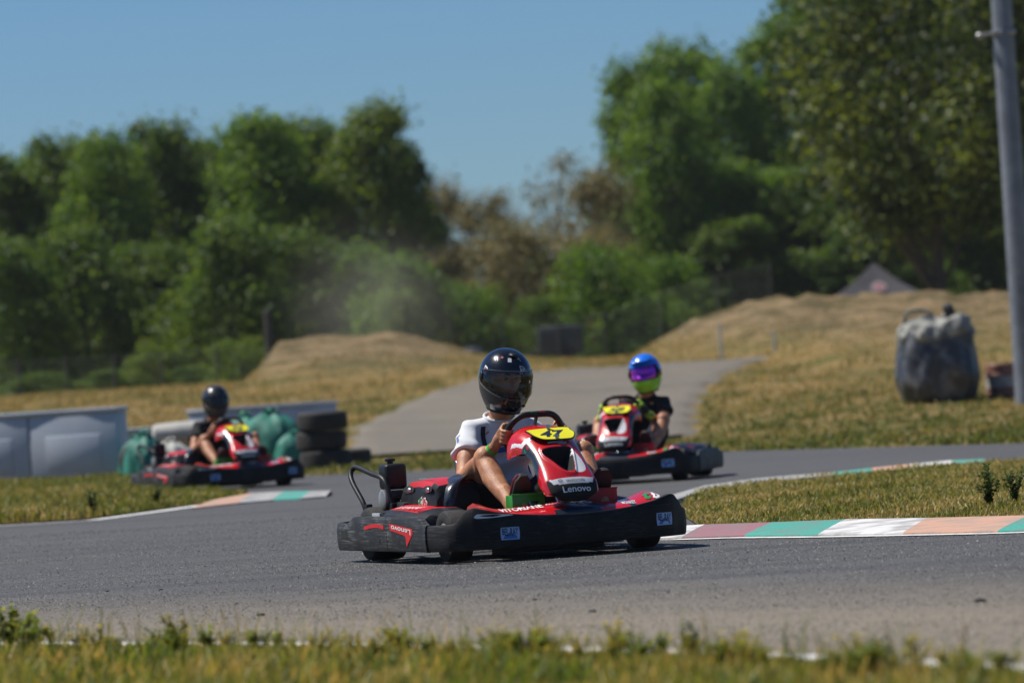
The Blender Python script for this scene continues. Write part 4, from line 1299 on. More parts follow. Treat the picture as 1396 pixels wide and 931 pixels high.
def soften(path, it=2):
    P = [np.array(p, float) for p in path]
    for _ in range(it):
        Q = [P[0]] + [(P[i - 1] + 2 * P[i] + P[i + 1]) / 4 for i in range(1, len(P) - 1)] + [P[-1]]; P = Q
    return P


ZB = .060
R_FRONT = [(.603, -.684, ZB, .192), (.66, -.676, ZB, .193), (.74, -.660, ZB, .194), (.79, -.642, ZB, .195), (.82, -.618, ZB, .200), (.838, -.592, ZB, .234), (.856, -.565, ZB, .266), (.880, -.535, ZB, .273),
           (.90, -.49, ZB, .262), (.918, -.43, ZB, .246), (.935, -.3, ZB, .225), (.95, -.15, ZB, .213), (.953, 0, ZB, .210)]
front_path = R_FRONT + [(x, -y, a, b) for x, y, a, b in R_FRONT[-2::-1]]
R_SIDE = [(.024, -.692, ZB, .238), (.2, -.692, ZB, .238), (.40, -.69, ZB, .236), (.48, -.689, ZB, .233), (.525, -.690, ZB, .222), (.56, -.691, ZB, .202), (.595, -.693, ZB - .002, .195), (.602, -.693, ZB - .002, .195)]
R_REAR = [(.016, -.691, ZB, .238), (-.3, -.690, ZB, .238), (-.47, -.688, ZB, .238), (-.53, -.687, ZB, .233), (-.58, -.686, ZB, .212), (-.62, -.685, ZB, .203), (-.72, -.682, ZB, .201), (-.82, -.672, ZB, .202), (-.875, -.63, ZB, .205), (-.897, -.56, ZB, .207), (-.90, -.45, ZB, .211), (-.905, -.25, ZB, .22), (-.905, 0, ZB, .22)]


def outer_point(path, s_or_x, z, off=.0075, by='y'):
    """point on the outside of a wall path by its y (front) or x (side), with its tangent frame"""
    k = 1 if by == 'y' else 0
    P = sorted([tuple(p[:2]) for p in path], key=lambda p: p[k])
    xs_ = [p[k] for p in P]; o = [p[1 - k] for p in P]
    v = float(np.interp(s_or_x, xs_, o))
    return Vector((v, s_or_x, z)) if k == 1 else Vector((s_or_x, v, z))


def decal_front(mb, V2, faces, cy, cz, mat_, off, path, mirror=False):
    """flat lettering (u right as seen, v up) bent on the front bumper; seen from the front, right = +y"""
    vs = []
    for u, v in V2:
        p = outer_point(path, cy + u, cz + v); q = outer_point(path, cy + u + .01, cz + v)
        t = (q - p).normalized(); n = Vector((t.y, -t.x, 0))
        vs.append(p + n * off)
    mb.add(vs, faces, mat_, False)


def decal_side(mb, V2, faces, cx, cz, mat_, off, path):
    """on the driver's right side; seen from there, right = +x"""
    vs = []
    for u, v in V2:
        p = outer_point(path, cx + u, cz + v, by='x'); q = outer_point(path, cx + u + .01, cz + v, by='x')
        t = (q - p).normalized(); n = Vector((t.y, -t.x, 0))
        vs.append(p + n * off)
    mb.add(vs, faces, mat_, False)


def grid_rect(w, h, nx_=8, ny_=2, r=.0):
    xs_ = np.linspace(-w / 2, w / 2, nx_ + 1); ys_ = np.linspace(-h / 2, h / 2, ny_ + 1)
    V = [(x, y) for y in ys_ for x in xs_]
    if r:
        V = [(x * (1 - r * (abs(y) > h * .49)), y) for x, y in V]
    Fc = [(j * (nx_ + 1) + i, j * (nx_ + 1) + i + 1, (j + 1) * (nx_ + 1) + i + 1, (j + 1) * (nx_ + 1) + i) for j in range(ny_) for i in range(nx_)]
    return V, Fc


# fairing (nose cone): surface s (0 low front .. 1 top) x t (-1 driver's right .. 1 left)
FC = [np.array(p) for p in catmull([(.868, .268), (.884, .305), (.855, .375), (.76, .470), (.640, .565), (.53, .630), (.43, .658), (.36, .652)], 16)]
_fl = np.concatenate([[0], np.cumsum([np.linalg.norm(b - a) for a, b in zip(FC[:-1], FC[1:])])]); FLEN = _fl[-1]; _fs = _fl / FLEN
FW = ([0, .03, .08, .2, .35, .5, .65, .8, .9, 1.0], [.085, .115, .140, .150, .142, .138, .150, .172, .178, .165])
FD = ([0, .1, .3, .5, .7, .85, 1.0], [.05, .075, .09, .085, .12, .17, .16])
FY = .02


def fair(s, t, off=0.0):
    s = min(max(s, 0), 1)
    x = np.interp(s, _fs, [p[0] for p in FC]); z = np.interp(s, _fs, [p[1] for p in FC])
    e = .012; x1 = np.interp(min(1, s + e), _fs, [p[0] for p in FC]); z1 = np.interp(min(1, s + e), _fs, [p[1] for p in FC])
    x0 = np.interp(max(0, s - e), _fs, [p[0] for p in FC]); z0 = np.interp(max(0, s - e), _fs, [p[1] for p in FC])
    tx_, tz_ = x1 - x0, z1 - z0; l = math.hypot(tx_, tz_); nx_, nz_ = tz_ / l, -tx_ / l
    if nx_ * .8 + nz_ * .6 < 0: nx_, nz_ = -nx_, -nz_
    w_ = np.interp(s, *FW); d = np.interp(s, *FD)
    ph = t * math.pi / 2 * 1.02
    sy = math.copysign(abs(math.sin(ph)) ** .86, ph); cd_ = abs(math.cos(ph)) ** .62
    dep = -(1 - cd_) * d
    # flattened crown with soft shoulders
    p = Vector((x + nx_ * dep, FY + w_ * sy, z + nz_ * dep))
    nn = Vector((nx_ * (.25 + cd_), sy * .9, nz_ * (.25 + cd_))).normalized()
    return p + nn * off


HOLE = [(-.40, .485), (-.28, .508), (.14, .508), (.27, .492), (.20, .40), (.12, .30), (.06, .258), (-.05, .262), (-.14, .305), (-.26, .385), (-.37, .445)]
CRES = [(.30, .496), (.38, .47), (.47, .40), (.485, .33), (.40, .272), (.24, .244), (.10, .246), (.15, .30), (.225, .40)]


def poly_sd(poly, x, y):
    """signed distance (negative inside)"""
    d = 1e9; ins = False; n = len(poly); j = n - 1
    for i in range(n):
        ax, ay = poly[j]; bx, by_ = poly[i]
        ex, ey = bx - ax, by_ - ay; wx, wy = x - ax, y - ay
        q = max(0, min(1, (wx * ex + wy * ey) / (ex * ex + ey * ey + 1e-12)))
        d = min(d, math.hypot(wx - ex * q, wy - ey * q))
        if (ay > y) != (by_ > y) and x < (bx - ax) * (y - ay) / (by_ - ay) + ax: ins = not ins
        j = i
    return -d if ins else d


HOLE2 = [tuple(p) for p in catmull([(a, b) for a, b in HOLE], 3, True)]
CRES2 = [tuple(p) for p in catmull([(a, b) for a, b in CRES], 3, True)]


def fair_cut(s):   # how far down the cheeks reach
    return np.interp(s, [0, .25, .45, .6, .72, 1], [1, .98, .93, .90, 1, 1])


def build_fairing(root, number):
    NS, NT = 128, 112
    mb = MB(); V = []; hole = np.zeros((NS + 1, NT + 1))
    for i in range(NS + 1):
        for j in range(NT + 1):
            s = i / NS; t = (-1 + 2 * j / NT) * fair_cut(s)
            sd_ = poly_sd(HOLE2, t, s)
            rim = .012 * math.exp(-((sd_ - .02) / .025) ** 2)
            h = -min(1, max(0, -sd_ / .035)) ** .8 * .075
            hole[i, j] = sd_
            V.append(fair(s, t, rim * .5 + h))
    idx = lambda i, j: i * (NT + 1) + j
    for i in range(NS):
        for j in range(NT):
            s = (i + .5) / NS; t = (-1 + 2 * (j + .5) / NT); sd_ = hole[i:i + 2, j:j + 2].mean()
            at_ = abs(t); m = 0
            if sd_ < -.004:
                m = 1
                if s < .34 and -.1 < t < .16 and sd_ < -.02: m = 3
            elif poly_sd(CRES2, t, s) < 0: m = 2
            elif sd_ < .008: m = 1
            else:
                top = .155 + .085 * max(0, (at_ - .22)) ** 1.0 + (.12 * max(0, at_ - .40) if at_ < .66 else 0)
                side = .66 - .25 * max(0, .10 - s) / .10 if s < .3 else 0
                if s < .30 and at_ < .70 and s < top - .012: m = 1
                if s < .055: m = 1
                if .140 + .04 * at_ ** 2 < s < .192 + .03 * at_ ** 2 and at_ < .56 - (.20 - s) * 1.6: m = 4
                if .30 < s < .66 and at_ > .64 + .30 * max(0, (.40 - s) / .10) + .03 * math.sin(s * 20): m = 5
                if .30 < s < .50 and .52 < at_ <= .66 and ((s * 26 + at_ * 6) % 1) < .45 and at_ > .52 + (.5 - s) * .3: m = 5
                if t < 0 and .665 < s < .70 and .42 < at_ < .86: m = 2
                if t < 0 and .665 < s < .83 and .72 + (s - .665) * .3 < at_ < .82 + (s - .665) * .3: m = 2
            mb.add([], [], 0)
            mb.f.append((idx(i, j), idx(i, j + 1), idx(i + 1, j + 1), idx(i + 1, j))); mb.m.append(m); mb.s.append(True)
    mb.v = [Vector(v) for v in V]
    # inner skin so that it has thickness
    b0 = len(mb.v)
    for i in range(0, NS + 1, 4):
        for j in range(0, NT + 1, 4):
            s = i / NS; t = (-1 + 2 * j / NT) * fair_cut(s)
            mb.v.append(fair(s, t, -.006 if hole[i, j] > .05 else -.095 if hole[i, j] < -.02 else -.05))
    k = NT // 4 + 1
    for i in range(NS // 4):
        for j in range(NT // 4):
            a = b0 + i * k + j
            mb.f.append((a, a + k, a + k + 1, a + 1)); mb.m.append(1); mb.s.append(True)
    f = mb.build('nose_fairing', [M_['red'], M_['liner'], M_['white'], M_['brake_red'], M_['silver'], M_['dark_navy']], root, sharp=None)

    def put(name, s0, txts, u0=0.0, bow=0.0):
        lb = MB(); mats = []
        for V2, Fc, mk, off in txts:
            if M_[mk] not in mats: mats.append(M_[mk])
            vs = []
            for u, v in V2:
                w_ = float(np.interp(s0, *FW))
                a = max(-.98, min(.98, (u + u0) / w_)); ph = math.copysign(math.asin(abs(a) ** (1 / .86)), a)
                vs.append(fair(s0 + (v + bow * u * u) / FLEN, ph / (math.pi / 2 * 1.02), off))
            lb.add(vs, Fc, mats.index(M_[mk]), False)
        return lb.build(name, mats, f, sharp=None)
    V2, Fc = fit_text('Lenovo', .150, .034, 0, .014); put('lettering', .100, [(V2, Fc, 'white', .0025)], .008, -.3)
    V2, Fc = fit_text('motorola', .098, .019, 0, .004); ring = [(-.068 + .010 * math.cos(a), .0105 * math.sin(a)) for a in [2 * math.pi * q / 16 for q in range(16)]] + [(-.068 + .0075 * math.cos(a), .008 * math.sin(a)) for a in [2 * math.pi * q / 16 for q in range(16)]]
    rf = [(q, (q + 1) % 16, 16 + (q + 1) % 16, 16 + q) for q in range(16)]
    mw_, mf_ = fit_text('M', .009, .009)
    put('lettering', .168, [(V2 + np.array([.012, 0]), Fc, 'black', .0025)], .0, .4)
    put('emblem', .168, [(ring, rf, 'black', .0025), (mw_ + np.array([-.068, 0]), mf_, 'black', .003)], .0, .4)
    V2, Fc = fit_text('MONKEY', .12, .017, .3, .01); put('lettering', .955, [(V2, Fc, 'white', .003)], -.02)
    # small sticker group below the plate: pale blue arch over a white and red strip, white mark
    V2, Fc = grid_rect(.085, .016, 8, 2, .35); a = put('sticker', .592, [(V2, Fc, 'pale_blue', .0025)], .01)
    V2, Fc = grid_rect(.10, .010, 8, 1); put('sticker', .574, [(V2, Fc, 'white', .0028), *[(np.array(fit_text('RACING', .085, .006)[0]), fit_text('RACING', .085, .006)[1], 'red', .0035)]], .01)
    V2, Fc = fit_text('\u25b2', .02, .012) if False else grid_rect(.055, .014, 6, 1, .3); put('sticker', .549, [(V2, Fc, 'white', .0024)], .03)
    # badge on the right cheek
    for cc, dx, mk in (('t', -.012, 'italian_green'), ('b', .012, 'red')):
        V2, Fc = fit_text(cc, .018, .03, .3, .02)
        vs = []; lb = MB()
        for u, v in V2: vs.append(fair(.61 + (v) / FLEN, -.76 + (u + dx) / .2, .004))
        lb.add(vs, Fc, 0, False); lb.build('badge', [M_[mk]], f, sharp=None)

    # race number plate with two wing nuts
    pl = MB()
    Mp = Matrix.Translation(fair(.655, 0.0, .012)) @ Matrix.Rotation(R(27), 4, 'Y') @ Matrix.Scale(.9, 4)
    # plate plane: local u = +y (right as seen), v = up the slope (-x)
    def PP(u, v, h): return Mp @ Vector((-v, u, h))
    out = [(-.118, .062), (.10, .072), (.125, .035), (.135, .0), (.112, -.05), (.075, -.066), (-.055, -.062), (-.10, -.03), (-.125, .03)]
    out = [tuple(p) for p in catmull(out, 4, True)]
    n = len(out)
    for sc, h0, h1, mm in ((1.035, -.003, .003, 1), (.985, .003, .0052, 0)):
        vs = [PP(u * sc, v * sc, h0) for u, v in out] + [PP(u * sc, v * sc, h1) for u, v in out]
        pl.add(vs, [tuple(range(n))[::-1], tuple(range(n, 2 * n))] + [(i, (i + 1) % n, n + (i + 1) % n, n + i) for i in range(n)], mm, False)
    V2, Fc = fit_text(number, .158 if len(number) == 2 else .17, .078, .28, .035)
    pl.add([PP(u + .004, v, .0064) for u, v in V2], Fc, 2, False)
    pl.build('number_plate', [M_['yellow'], M_['black'], M_['dark_navy']], f, sharp=None)
    for u, v in ((.0, .062), (.008, -.056)):
        wn_ = MB()
        wn_.lathe([(0, 0), (.010, 0), (.010, .006), (.005, .008), (.004, .022), (0, .022)], 10, 0, Matrix.Translation(PP(u, v, .005)))
        wn_.box(PP(u, v, .02), (.006, .026, .014), .002); wn_.build('wing_nut', M_['steel'], f)
    return f


def wheel(mb_t, mb_r, c, rad, wd, rim_r):
    Mx = Matrix.Translation(c) @ Matrix.Rotation(R(90), 4, 'X')
    pr = [(rim_r, -wd * .46), (rim_r + .012, -wd * .5), (rad * .82, -wd * .52), (rad * .95, -wd * .47), (rad, -wd * .36), (rad + .001, 0), (rad, wd * .36), (rad * .95, wd * .47), (rad * .82, wd * .52), (rim_r + .012, wd * .5), (rim_r, wd * .46)]
    mb_t.lathe(pr, 40, 0, Mx, caps=False)
    rp = [(rim_r + .002, -wd * .47), (rim_r - .006, -wd * .49), (rim_r - .012, -wd * .42), (rim_r * .55, -wd * .30), (rim_r * .5, -wd * .34), (0, -wd * .34)]
    mb_r.lathe(rp[::-1] + [(r_, -z) for r_, z in rp], 28, 0, Mx, caps=False)
    for k in range(3):
        a = 2 * math.pi * k / 3
        for sgn in (-1, 1):
            mb_r.lathe([(0, 0), (.008, 0), (.008, .012), (0, .012)], 8, 0, Matrix.Translation(Vector(c) + Vector((.035 * math.cos(a), sgn * wd * .34 - (.012 if sgn > 0 else 0), .035 * math.sin(a)))) @ Matrix.Rotation(R(-90), 4, 'X'))


def build_kart(number, label):
    root = empty('go_kart'); tag(root, label, 'go-kart', 'red and black rental karts')
    # ---- wrap-around bumper
    mb = MB(); wall(mb, soften(dense(front_path, 4), 1)); fb = mb.build('front_bumper', M_['bumper_shaded'], root)
    mb = MB(); wall(mb, soften(dense(R_SIDE, 4), 1)); sb = mb.build('side_bumper', M_['bumper'], root)
    mb = MB(); wall(mb, [(x, -y, a, b) for x, y, a, b in soften(dense(R_SIDE, 4), 1)][::-1]); mb.build('side_bumper', M_['bumper'], root)
    rp = soften(dense(R_REAR, 4), 1); full = [tuple(p) for p in rp[::-1]]
    full = [(x, -y, a, b) for x, y, a, b in [tuple(p) for p in rp]][:-1] + full
    mb = MB(); wall(mb, full[::1]); rb = mb.build('rear_bumper', M_['bumper'], root)
    # slot and hole in the rear corner, lip recess on the front corners, skirts
    mb = MB(); V2, Fc = grid_rect(.10, .042, 4, 2); decal_side(mb, V2, Fc, -.66, .145, 0, .0055, R_REAR); mb.build('slot', M_['liner'], rb, sharp=None)
    mb = MB(); V2 = [(.018 * math.cos(a), .016 * math.sin(a)) for a in [2 * math.pi * k / 16 for k in range(16)]]; decal_side(mb, V2, [tuple(range(16))], -.10, .125, 0, .0055, R_REAR)
    mb.build('bolt_hole', M_['liner'], rb, sharp=None)
    for sg in (-1, 1):
        mb = MB(); V2 = [(-.08, -.010), (.085, -.004), (.07, .004), (-.05, .011), (-.082, .010)]
        pts = catmull([(a, b, 0) for a, b in V2], 3, True); V2 = [(sg * -q[0], q[1]) for q in pts]
        decal_front(mb, V2, [tuple(range(len(V2)))], sg * .44, .228, 0, .0060, front_path)
        mb.build('lip_recess', [M_['white' if sg < 0 else 'black']], fb, sharp=None)
    mb = MB(); wall(mb, [(x - .05 if abs(y) < .6 else x - .03, y * .96, .034, .064) for x, y, a, b in dense(front_path, 2) if -.46 < y < .16], .02); mb.build('skirt', M_['bumper_shaded'], fb)
    # stickers (left one mid bumper, right one near the left corner) with their lettering
    for cy, cz in ((-.365, .135), (.475, .150)):
        mb = MB(); V2, Fc = grid_rect(.098, .062, 8, 2, .05); decal_front(mb, V2, Fc, cy, cz, 0, .0060, front_path)
        V2, Fc = fit_text('BEL-RAY', .082, .034, 0, .02)
        V2 = np.array([(u, v + .010 + (.006 - 5.5 * u * u) * -1 * (.5 - v / .034)) for u, v in V2]); decal_front(mb, V2, Fc, cy, cz, 1, .0075, front_path)
        V2 = [(.036 * math.cos(a), -.026 + .026 * math.sin(a)) for a in [math.pi * k / 16 for k in range(17)]]; decal_front(mb, V2, [tuple(range(17))], cy, cz, 2, .0070, front_path)
        mb.build('sticker', [M_['pale_blue'], M_['black'], M_['blue_decal']], fb, sharp=None)
    mb = MB(); V2 = [(-.155, .012), (.13, .016), (.13, -.004), (-.155, -.014)]; V2 = [(u, v + .012 * (1 - (u / .16) ** 2)) for u, v in [(-.15, -.014), (-.07, -.014), (0, -.012), (.07, -.010), (.15, -.010), (.15, .010), (.07, .010), (0, .008), (-.07, .006), (-.15, .004)]]
    decal_side(mb, V2, [tuple(range(10))], -.165, .182, 0, .006, R_REAR); mb.build('sticker', [M_['red_sticker']], rb, sharp=None)
    # upside-down sticker with a long tail
    mb = MB(); tail = [(-.17, .055), (-.16, .020), (.05, -.006), (.065, -.012), (.075, -.062), (.175, .004), (.17, .028)]
    decal_side(mb, tail, [tuple(range(7))], .245, .150, 0, .006, R_SIDE + R_REAR)
    V2, Fc = fit_text('Lenovo', .28, .027, 0, .01); V2 = -V2
    V2 = np.array([(u, v - (u + .19) * .085) for u, v in V2]); decal_side(mb, V2 + np.array([.005, .038]), Fc, .245, .150, 1, .0075, R_SIDE + R_REAR)
    mb.build('sticker', [M_['red_sticker'], M_['white']], sb, sharp=None)

    # ---- chassis
    mb = MB()
    for s in (-1, 1):
        mb.tube(catmull([(-.74, s * .30, .07), (-.3, s * .31, .065), (.2, s * .30, .065), (.55, s * .26, .07), (.86, s * .24, .09)], 6), .016, 10)
        mb.tube([(.53, s * .24, .10), (.53, s * .43, .125)], .018, 8)
        mb.tube(catmull([(-.28, s * .3, .07), (-.26, s * .60, .10), (.28, s * .61, .10), (.32, s * .3, .07)], 6), .012, 8)
        mb.tube([(.86, s * .24, .09), (.90, s * .22, .16)], .012, 8)
    for x in (-.74, -.3, .1, .53, .86): mb.tube([(x, -.27, .07), (x, .27, .07)], .015, 8)
    mb.tube([(.90, -.4, .15), (.90, .4, .15)], .012, 8)
    mb.tube([(-.74, -.3, .09), (-.87, -.3, .15)], .012, 8); mb.tube([(-.74, .3, .09), (-.87, .3, .15)], .012, 8)
    mb.build('chassis', M_['frame'], root)
    mb = MB(); mb.box((.48, 0, .052), (.80, .52, .004)); mb.build('floor_tray', M_['alu'], root)
    mb = MB(); mb.tube([(-.53, -.46, .14), (-.53, .46, .14)], .02, 12); mb.build('rear_axle', M_['steel'], root)
    for x, y, rad, wd in ((.53, -.51, .13, .125), (.53, .51, .13, .125), (-.53, -.515, .14, .19), (-.53, .515, .14, .19)):
        a, b = MB(), MB(); wheel(a, b, (x, y, rad), rad, wd, .066)
        t = a.build('wheel', M_['rubber'], root); b.build('rim', M_['alu'], t)

    # ---- side pods
    for s in (-1, 1):
        mb = MB(); rings = []
        for x, k, zt in ((-.34, .72, .235), (-.31, .90, .255), (-.2, 1, .272), (.0, 1, .268), (.2, .98, .255), (.31, .9, .24), (.35, .66, .22)):
            y0, y1 = .34, .34 + .30 * k
            rings.append([Vector((x, s * y, z)) for y, z in ((y0, .10), (y0, zt - .01), (y0 + .03, zt + .012), (.5, zt + .014), (y1 - .05, zt - .004), (y1 - .012, zt - .03), (y1, zt - .07), (y1, .12), (y1 - .03, .10))])
        if s < 0: rings = rings[::-1]
        mb.loft(rings, 0)
        n = 9
        for fi, fc in enumerate(mb.f):
            c = sum((mb.v[i] for i in fc), Vector()) / len(fc)
            if c.z > .262 and abs(c.y) < .60 and c.x < .22: mb.m[fi] = 1
        pod = mb.build('side_pod', [M_['black'], M_['red_panel']], root)
        if s < 0:
            lb = MB(); V2, Fc = fit_text('VITORIANE', .36, .030, .3, .012)
            lb.add([Vector((.04 + u, -.565 + v * 1.5, .2585 + .028 * 0 + .002 + (v) * .25 + .016)) for u, v in V2], Fc, 0, False)
            lb.build('lettering', [M_['white']], pod, sharp=None)
            lb = MB(); lb.box((-.30, -.628, .235), (.12, .012, .035), .003); lb.build('number_tag', [M_['grey_decal']], pod)

    # ---- front tray bodywork
    mb = MB(); rings = []
    for y in np.linspace(-.46, .54, 29):
        a = abs(y); hump = .045 * math.exp(-((a - .47) / .085) ** 2)
        z0 = .205 + .02 * math.exp(-(y / .25) ** 2)
        rings.append([Vector(p) for p in ((.93 - .09 * a * a * 2.2, y, .10), (.925 - .09 * a * a * 2.2, y, .192), (.88 - .06 * a * a, y, z0 + .012), (.78, y, z0 + .036 + hump * .6), (.68, y, z0 + .042 + hump), (.60, y, z0 + .022 + hump), (.56, y, z0 - .02 + hump * .3), (.57, y, .10))])
    mb.loft(rings, 0)
    for fi, fc in enumerate(mb.f):
        c = sum((mb.v[i] for i in fc), Vector()) / len(fc); q = c.y + (c.x - .7) * .8
        if c.z < .17: mb.m[fi] = 1
        elif (-.52 < q < -.44) or (.06 < q < .30 and c.x > .6 and c.z < .262) or (.44 < q < .47): mb.m[fi] = 2
        elif c.x < .60: mb.m[fi] = 1
    fp = mb.build('front_panel', [M_['red'], M_['black'], M_['dark_navy']], root, sharp=50)
    lb = MB()
    def on_panel(y, v):   # v up the slope from the front edge
        a = abs(y); hump = .045 * math.exp(-((a - .47) / .085) ** 2); z0 = .205 + .02 * math.exp(-(y / .25) ** 2)
        xs_ = [.88 - .06 * a * a, .78, .68]; zs_ = [z0 + .012, z0 + .036 + hump * .6, z0 + .042 + hump]
        x = .868 - v; return Vector((x, y, float(np.interp(-x, [-q for q in xs_], zs_)) + .004))
    V2, Fc = fit_text('VITORIANE', .23, .075, .3, .02); lb.add([on_panel(u - .24, v + .085) for u, v in V2], Fc, 0, False)
    V2, Fc = fit_text('MONKEY', .08, .045, .3, .01); lb.add([on_panel(u + .33, v + .06) for u, v in V2], Fc, 0, False)
    V2, Fc = fit_text('RACING', .10, .03, .3, .01); lb.add([on_panel(u - .06, v + .09) for u, v in V2], Fc, 0, False)
    lb.build('lettering', [M_['white']], fp, sharp=None)
    for y0 in (.10, .47):
        for cc, dx, mk in (('t', -.025, 'italian_green'), ('b', .02, 'white')):
            lb = MB(); V2, Fc = fit_text(cc, .045, .085, .3, .04); lb.add([on_panel(u + y0 + dx, v + .10) for u, v in V2], Fc, 0, False); lb.build('badge', [M_[mk]], fp, sharp=None)

    # ---- engine on the driver's right
    mb = MB(); mb.box((-.40, -.40, .20), (.24, .18, .20), .02)
    for k in range(7): mb.box((-.40, -.40, .15 + k * .02), (.27, .20, .006), .002)
    mb.tube([(-.5, -.44, .3), (-.5, -.51, .3)], .05, 16); mb.box((-.50, -.44, .335), (.12, .10, .05), .01)
    eng = mb.build('engine', [M_['frame']], root)
    mb = MB(); Mx = Matrix.Translation((-.465, -.505, .315)) @ Matrix.Rotation(R(90), 4, 'X')
    mb.lathe([(0, -.01), (.03, -.012), (.05, .0), (.054, .01), (.054, .028), (.045, .034), (.0, .036)], 24, 0, Mx); mb.build('pulley', M_['alu'], eng)
    mb = MB(); mb.tube(catmull([(-.36, -.30, .2), (-.52, -.28, .22), (-.66, -.22, .2), (-.74, -.05, .2), (-.74, .2, .2)], 6), [.022] * 14 + [.045] * 11, 12); mb.build('exhaust', M_['alu'], eng)
    mb = MB(); mb.box((-.53, -.445, .432), (.125, .120, .135), .022, seg=4); mb.lathe([(.016, 0), (.016, .012), (.028, .014), (.028, .026), (.02, .03), (0, .03)], 14, 0, Matrix.Translation((-.53, -.455, .498)))
    mb.build('air_box', M_['black'], eng)
    # shroud with red top and two round openings
    mb = MB(); rings = []
    for x, z1, k in ((-.43, .335, .8), (-.40, .375, .95), (-.30, .405, 1), (-.12, .412, 1), (.04, .400, 1), (.10, .385, .95), (.125, .34, .85)):
        yo, yi = -.455 * (1 if k == 1 else .99), -.21
        rings.append([Vector(p) for p in ((x, yo, .20), (x, yo - .004, z1 - .075), (x, yo + .004, z1 - .035), (x, yo + .03, z1 - .006), (x, (yo + yi) / 2, z1 + .006), (x, yi - .02, z1), (x, yi, z1 - .03), (x, yi, .20))])
    mb.loft(rings[::-1], 0)
    for fi, fc in enumerate(mb.f):
        c = sum((mb.v[i] for i in fc), Vector()) / len(fc)
        if c.z > .378 and -.41 < c.x < .10: mb.m[fi] = 1
    shr = mb.build('engine_cover', [M_['black'], M_['red_panel']], root)
    for cx, wd in ((-.26, .085), (.02, .075)):
        mb = MB(); pts = [Vector((cx + wd * math.cos(a), -.4575 - .004 + .012 * max(0, math.sin(a)) , .362 + .020 * math.sin(a))) for a in [2 * math.pi * k / 20 for k in range(20)]]
        mb.add(pts, [tuple(range(20))], 0, False); mb.ellipsoid((cx + .02, -.462, .360), (.025, .010, .014), 12, 8, 1); mb.build('opening', [M_['liner'], M_['steel']], shr, sharp=None)
    for cc, dx, mk in (('t', -.030, 'italian_green'), ('b', .030, 'red')):
        lb = MB(); V2, Fc = fit_text(cc, .075, .05, .3, .10)
        lb.add([Vector((-.05 + u + dx, -.4615, .300 + v - dx * .12)) for u, v in V2], Fc, 0, False)
        V2, Fc = fit_text(cc, .055, .042, .3, .02); lb.add([Vector((-.05 + u + dx, -.4635, .300 + v - dx * .12)) for u, v in V2], Fc, 1, False)
        lb.build('badge', [M_['white'], M_[mk]], shr, sharp=None)
    lb = MB(); V2, Fc = fit_text('MONKEY', .20, .03, .2, .01); lb.add([Vector((-.16 + u, -.40 + v, .4115 + .004)) for u, v in V2], Fc, 0, False); lb.build('lettering', [M_['white']], shr, sharp=None)
    # dark curved guard between engine and seat
    mb = MB(); P = catmull([(.12, -.40, .17), (.125, -.39, .28), (.10, -.36, .37), (.06, -.30, .415), (.01, -.24, .42), (-.06, -.20, .40)], 5)
    rings = []
    for p in P: rings.append([Vector(p) + Vector(d) for d in ((-.05, -.03, 0), (.05, -.03, -.01), (.06, .0, 0), (.05, .03, .01), (-.05, .03, .02), (-.06, 0, .01))])
    mb.loft(rings); mb.build('guard', M_['seat'], root, sharp=60)
    # hoop over the engine
    mb = MB(); hp = catmull([(-.40, -.50, .26), (-.43, -.51, .36), (-.48, -.52, .425), (-.62, -.535, .455), (-.775, -.55, .487), (-.815, -.565, .48), (-.81, -.58, .45), (-.76, -.585, .40), (-.66, -.575, .31), (-.62, -.57, .25)], 6)
    mb.tube(hp, .014, 12); mb.box((-.40, -.50, .27), (.05, .035, .05), .006); mb.box((-.62, -.56, .27), (.05, .035, .05), .006)
    mb.tube([(-.35, -.52, .245), (-.70, -.56, .235)], .018, 10)
    mb.build('engine_hoop', M_['black'], root)

    # ---- seat
    mb = MB(); prof = [(.08, .17), (.0, .125), (-.14, .10), (-.27, .115), (-.345, .17), (-.385, .27), (-.41, .40), (-.43, .52)]
    prof = catmull([(a, b, 0) for a, b in prof], 5); NP = len(prof); rings = []
    for i, q in enumerate(prof):
        f = i / (NP - 1); hw = .185 + .015 * math.sin(f * 3.14)
        tx_ = prof[min(i + 1, NP - 1)] - prof[max(i - 1, 0)]; tx_ = tx_ / np.linalg.norm(tx_); nx_, nz_ = tx_[1], -tx_[0]
        if nx_ * .5 + nz_ * .7 < 0 or f > .5: nx_, nz_ = abs(tx_[1]), abs(tx_[0])
        lip = .16 * math.sin(max(0, min(1, (f + .02) / 1.0)) * math.pi) ** .6 + .05
        ring = []
        for o_ in (1, 0):
            us = np.linspace(-1, 1, 15) if o_ else np.linspace(1, -1, 15)
            for u in us:
                au = abs(u); y = math.copysign(hw * min(1, au * 1.25) ** .9, u) * (1 if o_ else .955); up = lip * max(0, (au - .62) / .38) ** 1.3
                off = up + (0 if o_ else .012)
                ring.append(Vector((q[0] + nx_ * off, .03 + y, q[1] + nz_ * off)))
        rings.append(ring)
    mb.loft(rings); st = mb.build('seat', M_['seat'], root, sharp=60)
    mb = MB(); mb.tube([r_[0] for r_ in rings], .006, 8); mb.tube([r_[14] for r_ in rings], .006, 8); mb.build('piping', M_['seat'], st)

    # ---- fairing, steering, pedals
    build_fairing(root, number)
    mb = MB(); SC = Vector((.340, .02, .615)); tilt = R(48)
    ux = Vector((math.cos(R(90) - tilt) * 1, 0, math.sin(R(90) - tilt)));  # up the wheel plane (forward and up)
    ux = Vector((math.sin(tilt) * .62, 0, math.cos(tilt) * 1.05)).normalized(); uy = Vector((0, 1, 0)); un = ux.cross(uy)
    ringp = []
